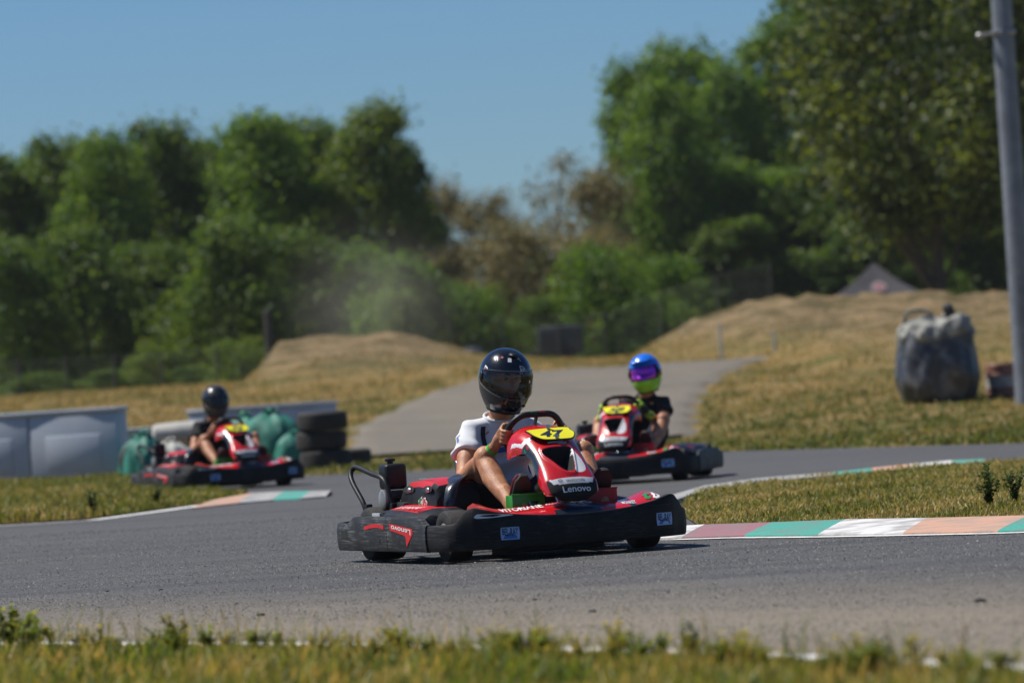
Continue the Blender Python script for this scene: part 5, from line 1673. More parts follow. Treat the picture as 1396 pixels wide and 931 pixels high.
    for k in range(48):
        a = 2 * math.pi * k / 48; c_, s_ = math.cos(a), math.sin(a)
        r1 = .150 * c_; r2 = .138 * s_
        r2 = min(r2, .118) if s_ > 0 else max(r2, -.112)
        ringp.append(SC + uy * r1 + ux * r2)
    P2 = [np.array(p) for p in ringp]
    for _ in range(2): P2 = [(P2[i - 1] + 2 * P2[i] + P2[(i + 1) % 48]) / 4 for i in range(48)]
    mb.tube([Vector(p) for p in P2], .0165, 12, 0, True)
    for a in (90, 200, 340):
        e = SC + uy * (.14 * math.cos(R(a))) + ux * (.112 * math.sin(R(a)))
        d = (e - SC); mb.tube([SC, SC + d * .5, e], [.020, .014, .016], 8, 0, flat=.5)
    mb.lathe([(0, -.012), (.045, -.012), (.05, 0), (.045, .012), (0, .014)], 20, 0, Matrix.Translation(SC) @ un.to_track_quat('Z', 'Y').to_matrix().to_4x4())
    swm = mb.build('steering_wheel', M_['black'], root)
    for k0, mk in ((.018, 'italian_green'), (-.028, 'red')):
        mb = MB(); q = SC + ux * .118 + Vector((.012, -k0, .009)); mb.box(q, (.005, .035, .010), .001); mb.build('grip_tag', M_[mk], swm)
    mb = MB(); mb.tube([SC, Vector((.68, .02, .22)), Vector((.78, .01, .1))], .011, 8); mb.build('steering_column', M_['steel'], root)
    for s, mk in ((-1, 'green'), (1, 'red_dark')):
        mb = MB(); y0 = s * .155 if s < 0 else .24
        mb.box((.665, y0, .265), (.006, .175, .10), .002); mb.box((.62, y0 + s * .085, .265), (.09, .006, .10), .002); mb.box((.667, y0, .318), (.012, .18, .008), .002)
        g_ = mb.build('pedal_guard', M_[mk], root)
        if s < 0:
            lb = MB(); V2, Fc = fit_text('47' if number == '47' else number, .07, .045, .3, .03); lb.add([Vector((.6695, y0 + .02 + u, .258 + v)) for u, v in V2], Fc, 0, False); lb.build('lettering', [M_['black']], g_, sharp=None)
        mb = MB(); mb.tube(catmull([(.70, s * .15, .10), (.69, s * .15, .22), (.66, s * .15, .28), (.66, s * .22, .29)], 4), .008, 8); mb.build('pedal', M_['steel'], root)
    return root
# ------------------------------------------------------------------ drivers (built in the kart's frame)
def helmet_pt(lon, lat, kind, off=0.0):
    """helmet local frame: x forward, y left, z up; lon 0 = front, lat -90..90"""
    cl = math.cos(lat) ** (.78 if lat < 0 else .95); cx, cy, cz = cl * math.cos(lon), cl * math.sin(lon), math.sin(lat)
    x = .158 * cx; y = .136 * math.copysign(abs(cy) ** .94, cy); z = .155 * cz if cz > 0 else .195 * cz
    if z < 0:                                           # chin bar reaches forward, nape tucks in
        k = min(1, -z / .15)
        if cx > 0: x += .040 * k ** .8 * cx * (1.2 if kind == 'cross' else 1)
        else: x *= 1 - .18 * k
        y *= 1 - .07 * k ** 1.5
    if kind == 'cross' and cx > 0 and -.12 < z < -.02: x += .018 * cx ** 3
    n = Vector((cx / .158, cy / .136, cz / .152)).normalized()
    return Vector((x, y, z)) + n * off


def build_helmet(person, kind, Mh):
    LO, LA = 72, 44; bottom = R(-58)
    def visor_zone(lon, lat, grow=0):
        a = abs(lon); z = helmet_pt(lon, lat, kind).z
        if kind == 'cross': top, bot, lim = .052, -.052, R(66)
        else: top, bot, lim = .058 - .012 * (a / 1.4) ** 2, -.076 + .052 * (a / 1.5) ** 2, R(88)
        return a < lim + grow and bot - grow * .1 < z < top + grow * .1
    mb = MB(); V = []; 
    for i in range(LA + 1):
        lat = math.pi / 2 + (bottom - math.pi / 2) * i / LA
        for j in range(LO):
            V.append(helmet_pt(2 * math.pi * j / LO - math.pi, lat, kind))
    mb.v = V
    for i in range(LA):
        for j in range(LO):
            lon = 2 * math.pi * (j + .5) / LO - math.pi; lat = math.pi / 2 + (bottom - math.pi / 2) * (i + .5) / LA
            if visor_zone(lon, lat): continue
            z = helmet_pt(lon, lat, kind).z; m = 0
            if kind == 'cross':
                m = 0 if z > -.005 - .03 * math.cos(lon) else 1
                if visor_zone(lon, lat, .10): m = 2
                if abs(lon) > R(75) and z < .01: m = 2 if z > -.05 else 1
            elif kind == 'grey':
                m = 0 if z > -.03 or abs(lon) > R(80) else 1
            jn = (j + 1) % LO
            mb.f.append((i * LO + j, (i + 1) * LO + j, (i + 1) * LO + jn, i * LO + jn)); mb.m.append(m); mb.s.append(True)
    # inner liner and rolled bottom edge
    b0 = len(mb.v)
    for i in range(LA + 1):
        lat = math.pi / 2 + (bottom - math.pi / 2) * i / LA
        for j in range(LO): mb.v.append(helmet_pt(2 * math.pi * j / LO - math.pi, lat, kind, -.022))
    for i in range(LA):
        for j in range(LO):
            lon = 2 * math.pi * (j + .5) / LO - math.pi; lat = math.pi / 2 + (bottom - math.pi / 2) * (i + .5) / LA
            jn = (j + 1) % LO
            if not visor_zone(lon, lat, .05):
                mb.f.append((b0 + i * LO + j, b0 + i * LO + jn, b0 + (i + 1) * LO + jn, b0 + (i + 1) * LO + j)); mb.m.append(3); mb.s.append(True)
    for j in range(LO):
        jn = (j + 1) % LO; a = LA * LO
        mb.f.append((a + j, b0 + a + j, b0 + a + jn, a + jn)); mb.m.append(3); mb.s.append(True)
    nk = [helmet_pt(2 * math.pi * j / 40 - math.pi, bottom, kind, -.030) + Vector((0, 0, -.010 + .004 * math.sin(j * 2.1))) for j in range(40)]
    mb.tube(nk, .015, 8, 3, True)
    rim = [helmet_pt(2 * math.pi * j / LO - math.pi, bottom, kind, -.008) for j in range(LO)]
    mb.tube(rim, .013, 8, 3, True)
    mats = {'gloss': [M_['helmet_black'], M_['helmet_black'], M_['black'], M_['liner']], 'cross': [M_['helmet_blue'], M_['helmet_lime'], M_['black'], M_['liner']], 'grey': [M_['helmet_matt'], M_['helmet_grey'], M_['black'], M_['liner']]}[kind]
    if kind == 'cross':
        rings = []
        for t in np.linspace(0, 1, 6):
            ring = []
            for u in np.linspace(-1, 1, 11):
                p = helmet_pt(u * R(58) * (1 - .2 * t), R(40), kind, .004); q = Vector((.075 * t * (1 - .25 * u * u), 0, .028 * t - .03 * t * t)); ring.append(p + q + Vector((0, 0, .006)))
            for u in np.linspace(1, -1, 11):
                p = helmet_pt(u * R(58) * (1 - .2 * t), R(40), kind, .004); q = Vector((.075 * t * (1 - .25 * u * u), 0, .028 * t - .03 * t * t)); ring.append(p + q)
            rings.append(ring)
        mb.loft(rings, 0)
        for s in (-1, 1): mb.tube([helmet_pt(s * R(68), R(-8 + 4 * k), kind, .003) for k in range(5)], .006, 6, 2)
    if kind != 'cross':
        for s in (-1, 1):
            p = helmet_pt(s * R(86), R(4), kind, .004); mb.ellipsoid(p, (.02, .008, .026), 14, 10, 2)
        for k in range(-2, 3): mb.ellipsoid(helmet_pt(R(13 * k), R(-37), kind, .0), (.007, .016, .007), 10, 8, 2)
        mb.ellipsoid(helmet_pt(0, R(62), kind, -.002), (.03, .022, .012), 14, 8, 2)
    h = mb.build('helmet', mats, person, sharp=None)
    # visor
    mb = MB(); nu, nv = 40, 12
    for j in range(nv + 1):
        for i in range(nu + 1):
            u = -1 + 2 * i / nu; lim = R(66) if kind == 'cross' else R(89); lon = u * lim
            if kind == 'cross': zt, zb = .054, -.054
            else: zt, zb = .062 - .012 * (abs(lon) / 1.4) ** 2, -.081 + .054 * (abs(lon) / 1.5) ** 2
            z = zb + (zt - zb) * j / nv; lat = math.asin(max(-.99, min(.99, z / (.155 if z > 0 else .195))))
            mb.v.append(helmet_pt(lon, lat, kind, .0035 if kind != 'cross' else -.012 + .010 * math.cos(u * 1.5)))
    for j in range(nv):
        for i in range(nu):
            a = j * (nu + 1) + i; mb.f.append((a, a + 1, a + nu + 2, a + nu + 1)); mb.m.append(0); mb.s.append(True)
    v = mb.build('visor' if kind != 'cross' else 'goggle_lens', [{'gloss': M_['visor_smoke'], 'cross': M_['lens_purple'], 'grey': M_['visor_dark']}[kind]], h, sharp=None)
    if kind != 'cross':
        mb = MB(); edge = []
        for i in range(41):
            lon = (-1 + 2 * i / 40) * R(89); z = -.081 + .054 * (abs(lon) / 1.5) ** 2; lat = math.asin(z / .195); edge.append(helmet_pt(lon, lat, kind, .004))
        mb.tube(edge, .0022, 6)
        e2 = []
        for i in range(41):
            lon = (-1 + 2 * i / 40) * R(89); z = .062 - .012 * (abs(lon) / 1.4) ** 2; lat = math.asin(z / .155); e2.append(helmet_pt(lon, lat, kind, .004))
        mb.tube(e2, .0016, 6); mb.build('visor_seal', M_['seal'], h)
    if kind == 'gloss':     # stickers
        def stick(name, polys, lon0, lat0, mk, sc=1.0):
            sb_ = MB()
            for poly in polys:
                if len(poly[0]) == 2 and poly[1] is None: pass
                sb_.add([helmet_pt(lon0 + u * sc / .14, lat0 + v * sc / .15, kind, .0022) for u, v in poly], [tuple(range(len(poly)))], 0, False)
            return sb_.build(name, [M_[mk]], h, sharp=None)
        def strokes(segs, wd): 
            out = []
            for (a, b) in segs:
                a = np.array(a); b = np.array(b); d = b - a; d = d / np.linalg.norm(d); n = np.array([-d[1], d[0]]) * wd / 2
                out.append([tuple(a + n), tuple(a - n), tuple(b - n), tuple(b + n)])
            return out
        def circ(c, r_, k=12): return [((c[0] + r_ * math.cos(2 * math.pi * i / k), c[1] + r_ * math.sin(2 * math.pi * i / k)), (c[0] + r_ * math.cos(2 * math.pi * (i + 1) / k), c[1] + r_ * math.sin(2 * math.pi * (i + 1) / k))) for i in range(k)]
        tri = [((-.018, .018), (-.014, -.008)), ((-.018, .018), (.004, .012)), ((.004, .012), (.012, .0)), ((-.012, .004), (.012, .0)), ((-.014, -.008), (.0, -.004)), ((.0, -.004), (.014, -.010))]
        # seen from the front, +lon is to the right
        stick('sticker', strokes(tri + circ((-.014, -.010), .007) + circ((.017, -.013), .007), .0036), R(18), R(27), 'silver', 1.15)
        stick('sticker', strokes([((-.012, -.012), (.0, .014)), ((.0, .014), (.004, -.012)), ((.004, -.012), (.014, .01)), ((-.012, .004), (.01, .0))], .004), R(68), R(28), 'pale_blue')
        stick('sticker', [[(-.016, -.022), (.014, -.026), (.018, .012), (-.012, .022)]], R(-78), R(19), 'white')
        stick('sticker', [[(-.010, -.008), (.016, -.012), (.013, .006), (-.008, .010)]], R(-78), R(19.5), 'brake_red', 1.01)
        stick('sticker', [[(-.012, -.006), (.010, -.008), (.012, .005), (-.010, .008)]], R(-40), R(52), 'brake_red')
        stick('sticker', [[(-.016, -.012), (.010, -.012), (.012, .012), (-.016, .014)]], R(-14), R(47), 'silver')
        stick('sticker', strokes([((.0, .0), (.012, .010)), ((.012, .010), (.02, -.012))], .004), R(10), R(49), 'silver')
        stick('sticker', strokes([((-.014, .0), (-.002, .006)), ((-.002, .006), (.006, -.004))], .004), R(-52), R(44), 'white')
    h.matrix_local = Mh
    return h


def build_head(person_mb, Mh):
    """face and skull as one shape, joined to the body before it is fused"""
    vs = []; fs = []; NU, NV = 36, 28
    for i in range(NV + 1):
        lat = math.pi / 2 - math.pi * i / NV
        for j in range(NU):
            lon = 2 * math.pi * j / NU - math.pi
            cx, cy, cz = math.cos(lat) * math.cos(lon), math.cos(lat) * math.sin(lon), math.sin(lat)
            x, y, z = .097 * cx, .076 * cy, .118 * cz
            if z < 0: y *= 1 + .22 * z / .118; x += .012 * (-z / .118) * cx
            if cx > .2:
                fx = math.exp(-(y / .012) ** 2); x += .022 * fx * math.exp(-((z + .022) / .018) ** 2) + .010 * fx * math.exp(-((z - .004) / .02) ** 2)      # nose
                for s in (-1, 1): x -= .013 * math.exp(-((y - s * .031) / .015) ** 2 - ((z - .010) / .012) ** 2)                                              # eye sockets
                x += .006 * math.exp(-((z - .032) / .010) ** 2) * math.exp(-(y / .05) ** 2) + .006 * math.exp(-(y / .022) ** 2) * (math.exp(-((z + .053) / .006) ** 2) + math.exp(-((z + .066) / .006) ** 2)) + .008 * math.exp(-(y / .02) ** 2 - ((z + .095) / .015) ** 2)
            if abs(lon) > 1.3 and abs(lon) < 1.9: y += math.copysign(.012 * math.exp(-((abs(lon) - 1.62) / .12) ** 2 - ((z + .005) / .025) ** 2), y)            # ears
            vs.append(Mh @ Vector((x + .005, y, z + .005)))
    for i in range(NV):
        for j in range(NU):
            jn = (j + 1) % NU; fs.append((i * NU + j, (i + 1) * NU + j, (i + 1) * NU + jn, i * NU + jn))
    person_mb.add(vs, fs, 0)


def hand(mb, wrist, grip, along, palm_n, s):
    """fist closed round the steering rim: palm, four unequal fingers wrapped round the rim, thumb over it.
    grip = point on the rim; along = rim direction (finger row); palm_n = from the rim towards the palm"""
    along = along.normalized(); n = (palm_n - along * palm_n.dot(along)).normalized(); b = along.cross(n).normalized()
    pc = grip + n * .036
    mb.rcone(wrist, pc - (pc - wrist) * .35, .026, .030, 12)
    for k in range(4):                                   # palm body from the four knuckle rows
        a = (k - 1.5) * .0195
        mb.rcone(pc + along * a * .9 + (wrist - pc) * .45, grip + along * a + n * .030 + b * .012 * s, .017, .0135, 10)
    lens = [.90, 1.02, .97, .80]
    for k in range(4):
        a = (k - 1.5) * .0205; L_ = lens[k]; base = grip + along * a + n * .030 + b * .014 * s
        rr = .029 * (.94 + .06 * L_)
        prev = base
        for m_, ang in enumerate((68, 118, 178, 228)):
            q = R(ang) * (.86 + .14 * L_); p = grip + along * (a + .001 * m_) + (n * math.cos(q) + b * math.sin(q) * s) * rr
            mb.rcone(prev, p, .0096 - .0006 * m_, .0090 - .0006 * m_, 9); prev = p
    t0 = pc + along * .030 + (wrist - pc) * .35; t1 = grip + along * .052 + n * .026 - b * .006 * s; t2 = grip + along * .056 - b * .024 * s + n * .012; t3 = grip + along * .040 - b * .030 * s - n * .006
    mb.rcone(t0, t1, .015, .0125, 10); mb.rcone(t1, t2, .0122, .0108, 10); mb.rcone(t2, t3, .0108, .009, 10)


def ell_rings(mb, spine, n=28, mat_=0):
    """spine: list of (center, half width y, half depth, lean vector) -> closed lofted torso"""
    rings = []
    for c, hw, hd, fw in spine:
        c = Vector(c); fw = Vector(fw).normalized(); left = Vector((0, 1, 0)); left = (left - fw * left.dot(fw)).normalized()
        rings.append([c + left * (hw * math.copysign(abs(math.cos(a)) ** .85, math.cos(a))) + fw * (hd * math.copysign(abs(math.sin(a)) ** .9, math.sin(a))) for a in [2 * math.pi * k / n for k in range(n)]])
    mb.loft(rings, mat_)


def build_person(kart, label, helmet_kind, shirt, bottoms, dy=0.0, head_yaw=0.0, head_pitch=-9.0, glove=False, lean=0.0, tilt=0.0, trousers=False, logo=False):
    person = empty('person'); tag(person, label, 'person', 'kart drivers')
    y = .03 + dy
    V3 = lambda x, yy, z: Vector((x, yy, z))
    pelvis = V3(-.235, .03, .215); chest = V3(-.245, y * .8 + .01 + lean * .5, .50); upper = V3(-.205, y + lean, .635); neck = V3(-.150, y + lean * 1.1, .722); head = V3(-.075, y + .015 + lean * 1.2, .908)
    shR, shL = V3(-.180, y - .158 + lean, .640), V3(-.180, y + .158 + lean, .640)
    elR, elL = V3(-.005, -.242 + lean * .5, .405), V3(-.005, .27 + lean * .5, .445)
    gR, gL = V3(.338, -.124, .612), V3(.338, .164, .612)
    wrR, wrL = V3(.258, -.165, .560), V3(.262, .222, .560)
    hipR, hipL = V3(-.17, -.075, .205), V3(-.17, .135, .205)
    knR, knL = V3(.185, -.198, .505), V3(.195, .345, .500)
    anR, anL = V3(.555, -.178, .215), V3(.56, .26, .215)
    Mh = Matrix.Translation(head) @ Matrix.Rotation(R(head_yaw), 4, 'Z') @ Matrix.Rotation(R(-head_pitch), 4, 'Y') @ Matrix.Rotation(R(tilt), 4, 'X')
    # ---- body: one fused skin
    mb = MB(); build_head(mb, Mh)
    mb.rcone(neck - Vector((.02, 0, .05)), head + Vector((-.015, 0, -.07)), .062, .056, 18)
    ell_rings(mb, [(pelvis + Vector((0, 0, -.06)), .13, .09, (1, 0, .2)), (pelvis, .155, .105, (1, 0, .2)), (pelvis.lerp(chest, .5), .14, .10, (1, 0, .1)), (chest, .155, .11, (1, 0, -.1)), (upper, .16, .10, (1, 0, -.25)), (neck - Vector((.02, 0, .045)), .09, .07, (1, 0, -.3))])
    for sh, el, wr, g, s in ((shR, elR, wrR, gR, 1), (shL, elL, wrL, gL, -1)):
        mb.rcone(sh + Vector((0, 0, -.012)), sh.lerp(el, .5), .044, .056, 16); mb.rcone(sh.lerp(el, .5), el, .056, .043, 16)
        f1 = el.lerp(wr, .32); mb.rcone(el, f1, .044, .048, 16); mb.rcone(f1, wr, .048, .028, 16)
        al = Vector((.30, 0, .95)) if True else None
        hand(mb, wr, g, al, (wr - g) * 1.0 + Vector((-.02, -.012 * s, 0)), s)
    for hp, kn, an in ((hipR, knR, anR), (hipL, knL, anL)):
        mb.rcone(hp, hp.lerp(kn, .5), .088, .074, 18); mb.rcone(hp.lerp(kn, .5), kn, .074, .056, 18)
        mb.ellipsoid(kn + Vector((.012, 0, .006)), (.056, .053, .058), 16, 12)
        d = (an - kn); back = Vector((-.35, 0, -.5)).normalized()
        cf = kn.lerp(an, .30) + back * .018; mb.rcone(kn, cf, .052, .059, 18); mb.rcone(cf, kn.lerp(an, .62) + back * .008, .059, .045, 18); mb.rcone(kn.lerp(an, .6), an, .044, .035, 18)
        mb.ellipsoid(an, (.037, .037, .037), 12, 10)
        mb.rcone(an, an + Vector((.09, 0, .04)), .036, .03, 12)
    me = remeshed(mb, 'body', .0055, 3, [M_['skin']])
    link('body', me, person)
    # ---- eyes, brows, mouth
    for s in (-1, 1):
        b_ = MB(); b_.ellipsoid((.084, s * .031, .015), (.0125, .0125, .0115), 14, 10, 0); b_.ellipsoid((.0945, s * .030, .0145), (.0035, .0055, .0055), 10, 8, 1)
        o = b_.build('eye', [M_['eye'], M_['iris']], person); o.matrix_local = Mh
        b_ = MB(); b_.tube([(.098, s * .014, .034), (.101, s * .026, .040), (.094, s * .045, .037)], [.004, .0048, .003], 8); o = b_.build('eyebrow', M_['brow'], person); o.matrix_local = Mh
    b_ = MB(); b_.ellipsoid((.1005, 0, -.052), (.007, .022, .005), 14, 8); b_.ellipsoid((.0985, 0, -.062), (.007, .018, .005), 14, 8); o = b_.build('mouth', M_['lips'], person); o.matrix_local = Mh
    # ---- shirt: torso and short sleeves fused, hem and cuffs open-edged, folds along the surface
    mb = MB()
    fwd = Vector((1, 0, 0))
    ell_rings(mb, [(pelvis + Vector((.0, 0, -.02)), .172, .118, (1, 0, .2)), (pelvis + Vector((.01, 0, .05)), .178, .125, (1, 0, .1)), (pelvis.lerp(chest, .55), .168, .122, (1, 0, .05)), (chest, .178, .13, (1, 0, -.1)),
                   (upper + Vector((0, 0, -.06)), .180, .122, (1, 0, -.25)), (upper + Vector((.01, 0, .020)), .130, .100, (1, 0, -.35)), (neck + Vector((-.02, 0, -.035)), .088, .078, (1, 0, -.4)), (neck + Vector((-.012, 0, -.018)), .078, .070, (1, 0, -.4))])
    for sh, el in ((shR, elR), (shL, elL)):
        mb.rcone(neck + Vector((-.025, 0, -.055)), sh + Vector((0, 0, .002)), .056, .058, 18)
        d = (el - sh).normalized(); e = sh.lerp(el, .50)
        mb.tube([sh - d * .03, sh, sh.lerp(el, .3), e], [.045, .062, .070, .077], 22)
    me = remeshed(mb, 'shirt', .006, 4, [M_[shirt]])
    nv = len(me.vertices); co = np.zeros(nv * 3, np.float32); me.vertices.foreach_get('co', co); co = co.reshape(-1, 3)
    no = np.zeros(nv * 3, np.float32); me.vertices.foreach_get('normal', no); no = no.reshape(-1, 3)
    x_, y_, z_ = co.T
    f1 = np.sin(58 * z_ + 14 * y_ + 2.6 * np.sin(11 * y_ + 3) + 8 * x_) * .5 + .5
    f2 = np.sin(40 * z_ - 34 * y_ + 3 * np.sin(14 * x_)) * .5 + .5
    amp = .0038 + .014 * (1 - sm(.38, .58, z_)) + .005 * sm(.10, .16, np.abs(y_ - y))
    dsp = amp * (f1 ** 2 * 1.3 + .7 * f2 ** 2 - .7)
    co = co + no * dsp[:, None]
    me.vertices.foreach_set('co', co.astype(np.float32).ravel()); me.update()
    tsh = link('t_shirt', me, person)
    mb = MB(); ring = []
    for k in range(30):
        a = 2 * math.pi * k / 30; c = neck + Vector((-.010, 0, -.012)); ring.append(c + Vector((math.sin(a) * .070, math.cos(a) * .080, -.026 * math.sin(a))))
    mb.tube(ring, .0075, 8, 0, True); mb.build('collar', M_[shirt], tsh)
    if logo:
        def chest_pt(v, yy, zz):      # drop a point on to the shirt from the front
            r_ = tsh.data; from_ = Vector((.5, yy, zz)); hit, loc, nrm, i_ = tsh.ray_cast(from_, Vector((-1, 0, -.05)))
            return loc + Vector((.004, 0, .0)) if hit else None
        bpy.context.view_layer.update()
        def chest_patch(name, poly, mk):
            b2 = MB(); pts = [chest_pt(0, q[0], q[1]) for q in poly]
            if all(p is not None for p in pts): b2.add(pts, [tuple(range(len(pts)))], 0, False); b2.build(name, [M_[mk]], tsh, sharp=None)
        # dark strap down the right of the chest
        b2 = MB(); L1 = []; 
        for zz in np.linspace(.695, .47, 12):
            yy = y - .105 - .02 * math.sin((zz - .45) * 9); p = chest_pt(0, yy, zz); q = chest_pt(0, yy + .026, zz)
            if p is not None and q is not None: L1.append((p, q))
        for (p, q), (p2, q2) in zip(L1[:-1], L1[1:]): b2.add([p, q, q2, p2], [(0, 1, 2, 3)], 0)
        if L1: b2.build('strap', [M_['strap']], tsh, sharp=None)
        chest_patch('print', [(y - .045, .60), (y + .03, .607), (y + .03, .592), (y - .045, .585)], 'brake_red')
        chest_patch('print', [(y - .05, .580), (y + .05, .588), (y + .05, .560), (y - .05, .552)], 'blue_decal')
        d = (elR - shR); b2 = MB(); c = shR.lerp(elR, .28) + Vector((-.012, -.073, .02))
        for du, dv, mk in ((0, 0, 0), (.024, .002, 1), (.044, .003, 0)):
            pts = [c + Vector((.5 * (du + .010 * math.cos(a)), -.004 * math.cos(a * 0) - .001, .011 * math.sin(a) - .45 * du)) for a in [2 * math.pi * k / 12 for k in range(12)]]
            pts2 = []
            for p in pts:
                hit, loc, nrm, i_ = tsh.ray_cast(p + Vector((.02, -.2, .03)), Vector((-.02, 1, -.03)).normalized())
                pts2.append(loc + nrm * .002 if hit else p)
            b2.add(pts2, [tuple(range(12))], mk, False)
        b2.build('sleeve_badge', [M_['blue_decal'], M_['pale_blue']], tsh, sharp=None)
    # ---- shorts or trousers
    mb = MB()
    ell_rings(mb, [(pelvis + Vector((0, 0, -.085)), .15, .105, (1, 0, .2)), (pelvis + Vector((0, 0, -.02)), .168, .118, (1, 0, .2)), (pelvis + Vector((.005, 0, .055)), .165, .116, (1, 0, .1))])
    for hp, kn, an in ((hipR, knR, anR), (hipL, knL, anL)):
        if trousers:
            mb.tube([hp, hp.lerp(kn, .5), kn], [.10, .088, .070], 20); mb.ellipsoid(kn, (.07, .066, .07)); mb.tube([kn, kn.lerp(an, .35), kn.lerp(an, .92)], [.066, .07, .054], 20)
        else:
            mb.tube([hp, hp.lerp(kn, .4), hp.lerp(kn, .72)], [.102, .094, .088], 20)
    link('trousers' if trousers else 'shorts', remeshed(mb, 'legwear', .006, 3, [M_[bottoms]]), person)
    # ---- shoes: sole and upper, toes up on the pedals
    for an in (anR, anL):
        mb = MB(); h0 = an + Vector((-.035, 0, -.055)); tdir = Vector((.52, 0, .85)).normalized(); up = Vector((-.85, 0, .52))
        rings = []
        for f, hw, ht in ((0, .022, .035), (.02, .034, .062), (.08, .037, .088), (.14, .040, .075), (.20, .046, .058), (.25, .044, .048), (.285, .032, .036), (.30, .012, .016)):
            c = h0 + tdir * f
            rings.append([c + Vector((0, hw * math.cos(a), 0)) + up * (ht * (math.sin(a) * .5 + .5)) for a in [2 * math.pi * k / 16 for k in range(16)]])
        mb.loft(rings, 0)
        rings = []
        for f, hw in ((0, .026), (.03, .037), (.12, .038), (.2, .047), (.26, .044), (.30, .018)):
            c = h0 + tdir * f - up * .012; rings.append([c + Vector((0, hw, 0)), c + Vector((0, -hw, 0)), c + Vector((0, -hw, 0)) + up * .016, c + Vector((0, hw, 0)) + up * .016])
        mb.loft(rings, 1)
        sh_ = mb.build('shoe', [M_['shoe'], M_['shoe']], person)
        mb = MB(); mb.tube([h0 + tdir * f + Vector((0, sg_ * (hw + .003), 0)) + up * .012 for sg_ in (-1,) for f, hw in ((.0, .026), (.03, .037), (.12, .039), (.2, .048), (.26, .045), (.298, .020))], .0028, 6); mb.build('trim', M_['red_sticker'], sh_)
    # ---- wristband / gloves
    if glove:
        for wr, g, s in ((wrR, gR, 1), (wrL, gL, -1)):
            mb = MB(); old = hand; mb2 = MB(); hand(mb2, wr, g, Vector((.30, 0, .95)), (wr - g) + Vector((-.02, -.012 * s, 0)), s); d = (wr - g).normalized(); mb2.tube([wr + d * .055, wr], [.034, .031], 16)
            me = remeshed(mb2, 'glove', .005, 2, [M_['glove_lime']])
            nv = len(me.vertices); co = np.zeros(nv * 3, np.float32); me.vertices.foreach_get('co', co); no = np.zeros(nv * 3, np.float32); me.vertices.foreach_get('normal', no)
            me.vertices.foreach_set('co', co + no * .0035); me.update(); link('glove', me, person)
    elif logo:
        d = (elR - wrR).normalized(); c = wrR + d * .022; mb = MB(); a_ = d.orthogonal().normalized(); b_ = d.cross(a_)
        mb.tube([c + d * q for q in (-.010, -.009, .009, .010)], [.029, .0325, .0325, .029], 22); mb.build('wristband', M_['band_green'], person)
        c = wrR + d * .045; mb = MB(); mb.tube([c + d * q for q in (-.006, -.005, .005, .006)], [.030, .033, .033, .030], 22); mb.build('wristwatch', M_['steel'], person)
    build_helmet(person, helmet_kind, Mh)
    person.location = kart.location; person.rotation_euler = kart.rotation_euler
    return person


def place(kart, px, py, Y, alpha, z=0.004):
    """alpha: heading, degrees from straight-at-the-camera towards picture right"""
    d = ray(px, py); x = d.x / d.y * Y
    kart.location = (x, Y, z); kart.rotation_euler = (0, 0, R(-90 + alpha))


k1 = build_kart('47', 'sharp nearest kart with yellow plate 47 on its red nose, passing the striped kerb'); place(k1, 700, 754, 26.4, 21)
build_person(k1, 'driver in glossy black helmet with clear smoky visor, white t-shirt, bare knees, steering kart 47', 'gloss', 'shirt_white', 'shorts', 0, 0, -13, False, 0.0, -4, False, True)
k2 = build_kart('58', 'kart behind the nearest one, its nose to the left, driver in blue and lime helmet'); place(k2, 860, 660, 43.0, -11)
build_person(k2, 'driver in blue and lime helmet with purple lens, black t-shirt and lime gloves', 'cross', 'shirt_black', 'jeans', .03, -4, -6, True, .08, 6)
k3 = build_kart('55', 'farthest kart at left in front of green bags, driver in dark helmet and black t-shirt'); place(k3, 299, 667, 52.4, 23)
build_person(k3, 'driver in dark grey helmet and black t-shirt with bare arms, in the left kart', 'grey', 'shirt_black', 'shorts', 0, -2, -4, False, 0.0, 0)
# ------------------------------------------------------------------ weeds and pebbles
M_['weed_green'] = leaf_mat('weed_leaves', (.09, .14, .025), (.17, .22, .035), (.30, .29, .06), .5)
M_['weed_yellow'] = leaf_mat('yellowing_weed', (.16, .18, .025), (.34, .30, .045), (.55, .44, .08), .4)
M_['weed_dark'] = leaf_mat('dark_weed_leaves', (.025, .06, .014), (.045, .09, .02), (.09, .13, .03), .35)
M_['weed_rust'] = leaf_mat('rusty_seed_head', (.16, .10, .03), (.26, .16, .05), (.34, .24, .08), .3)
M_['stem'] = mat('weed_stem', (.10, .12, .03), .8)


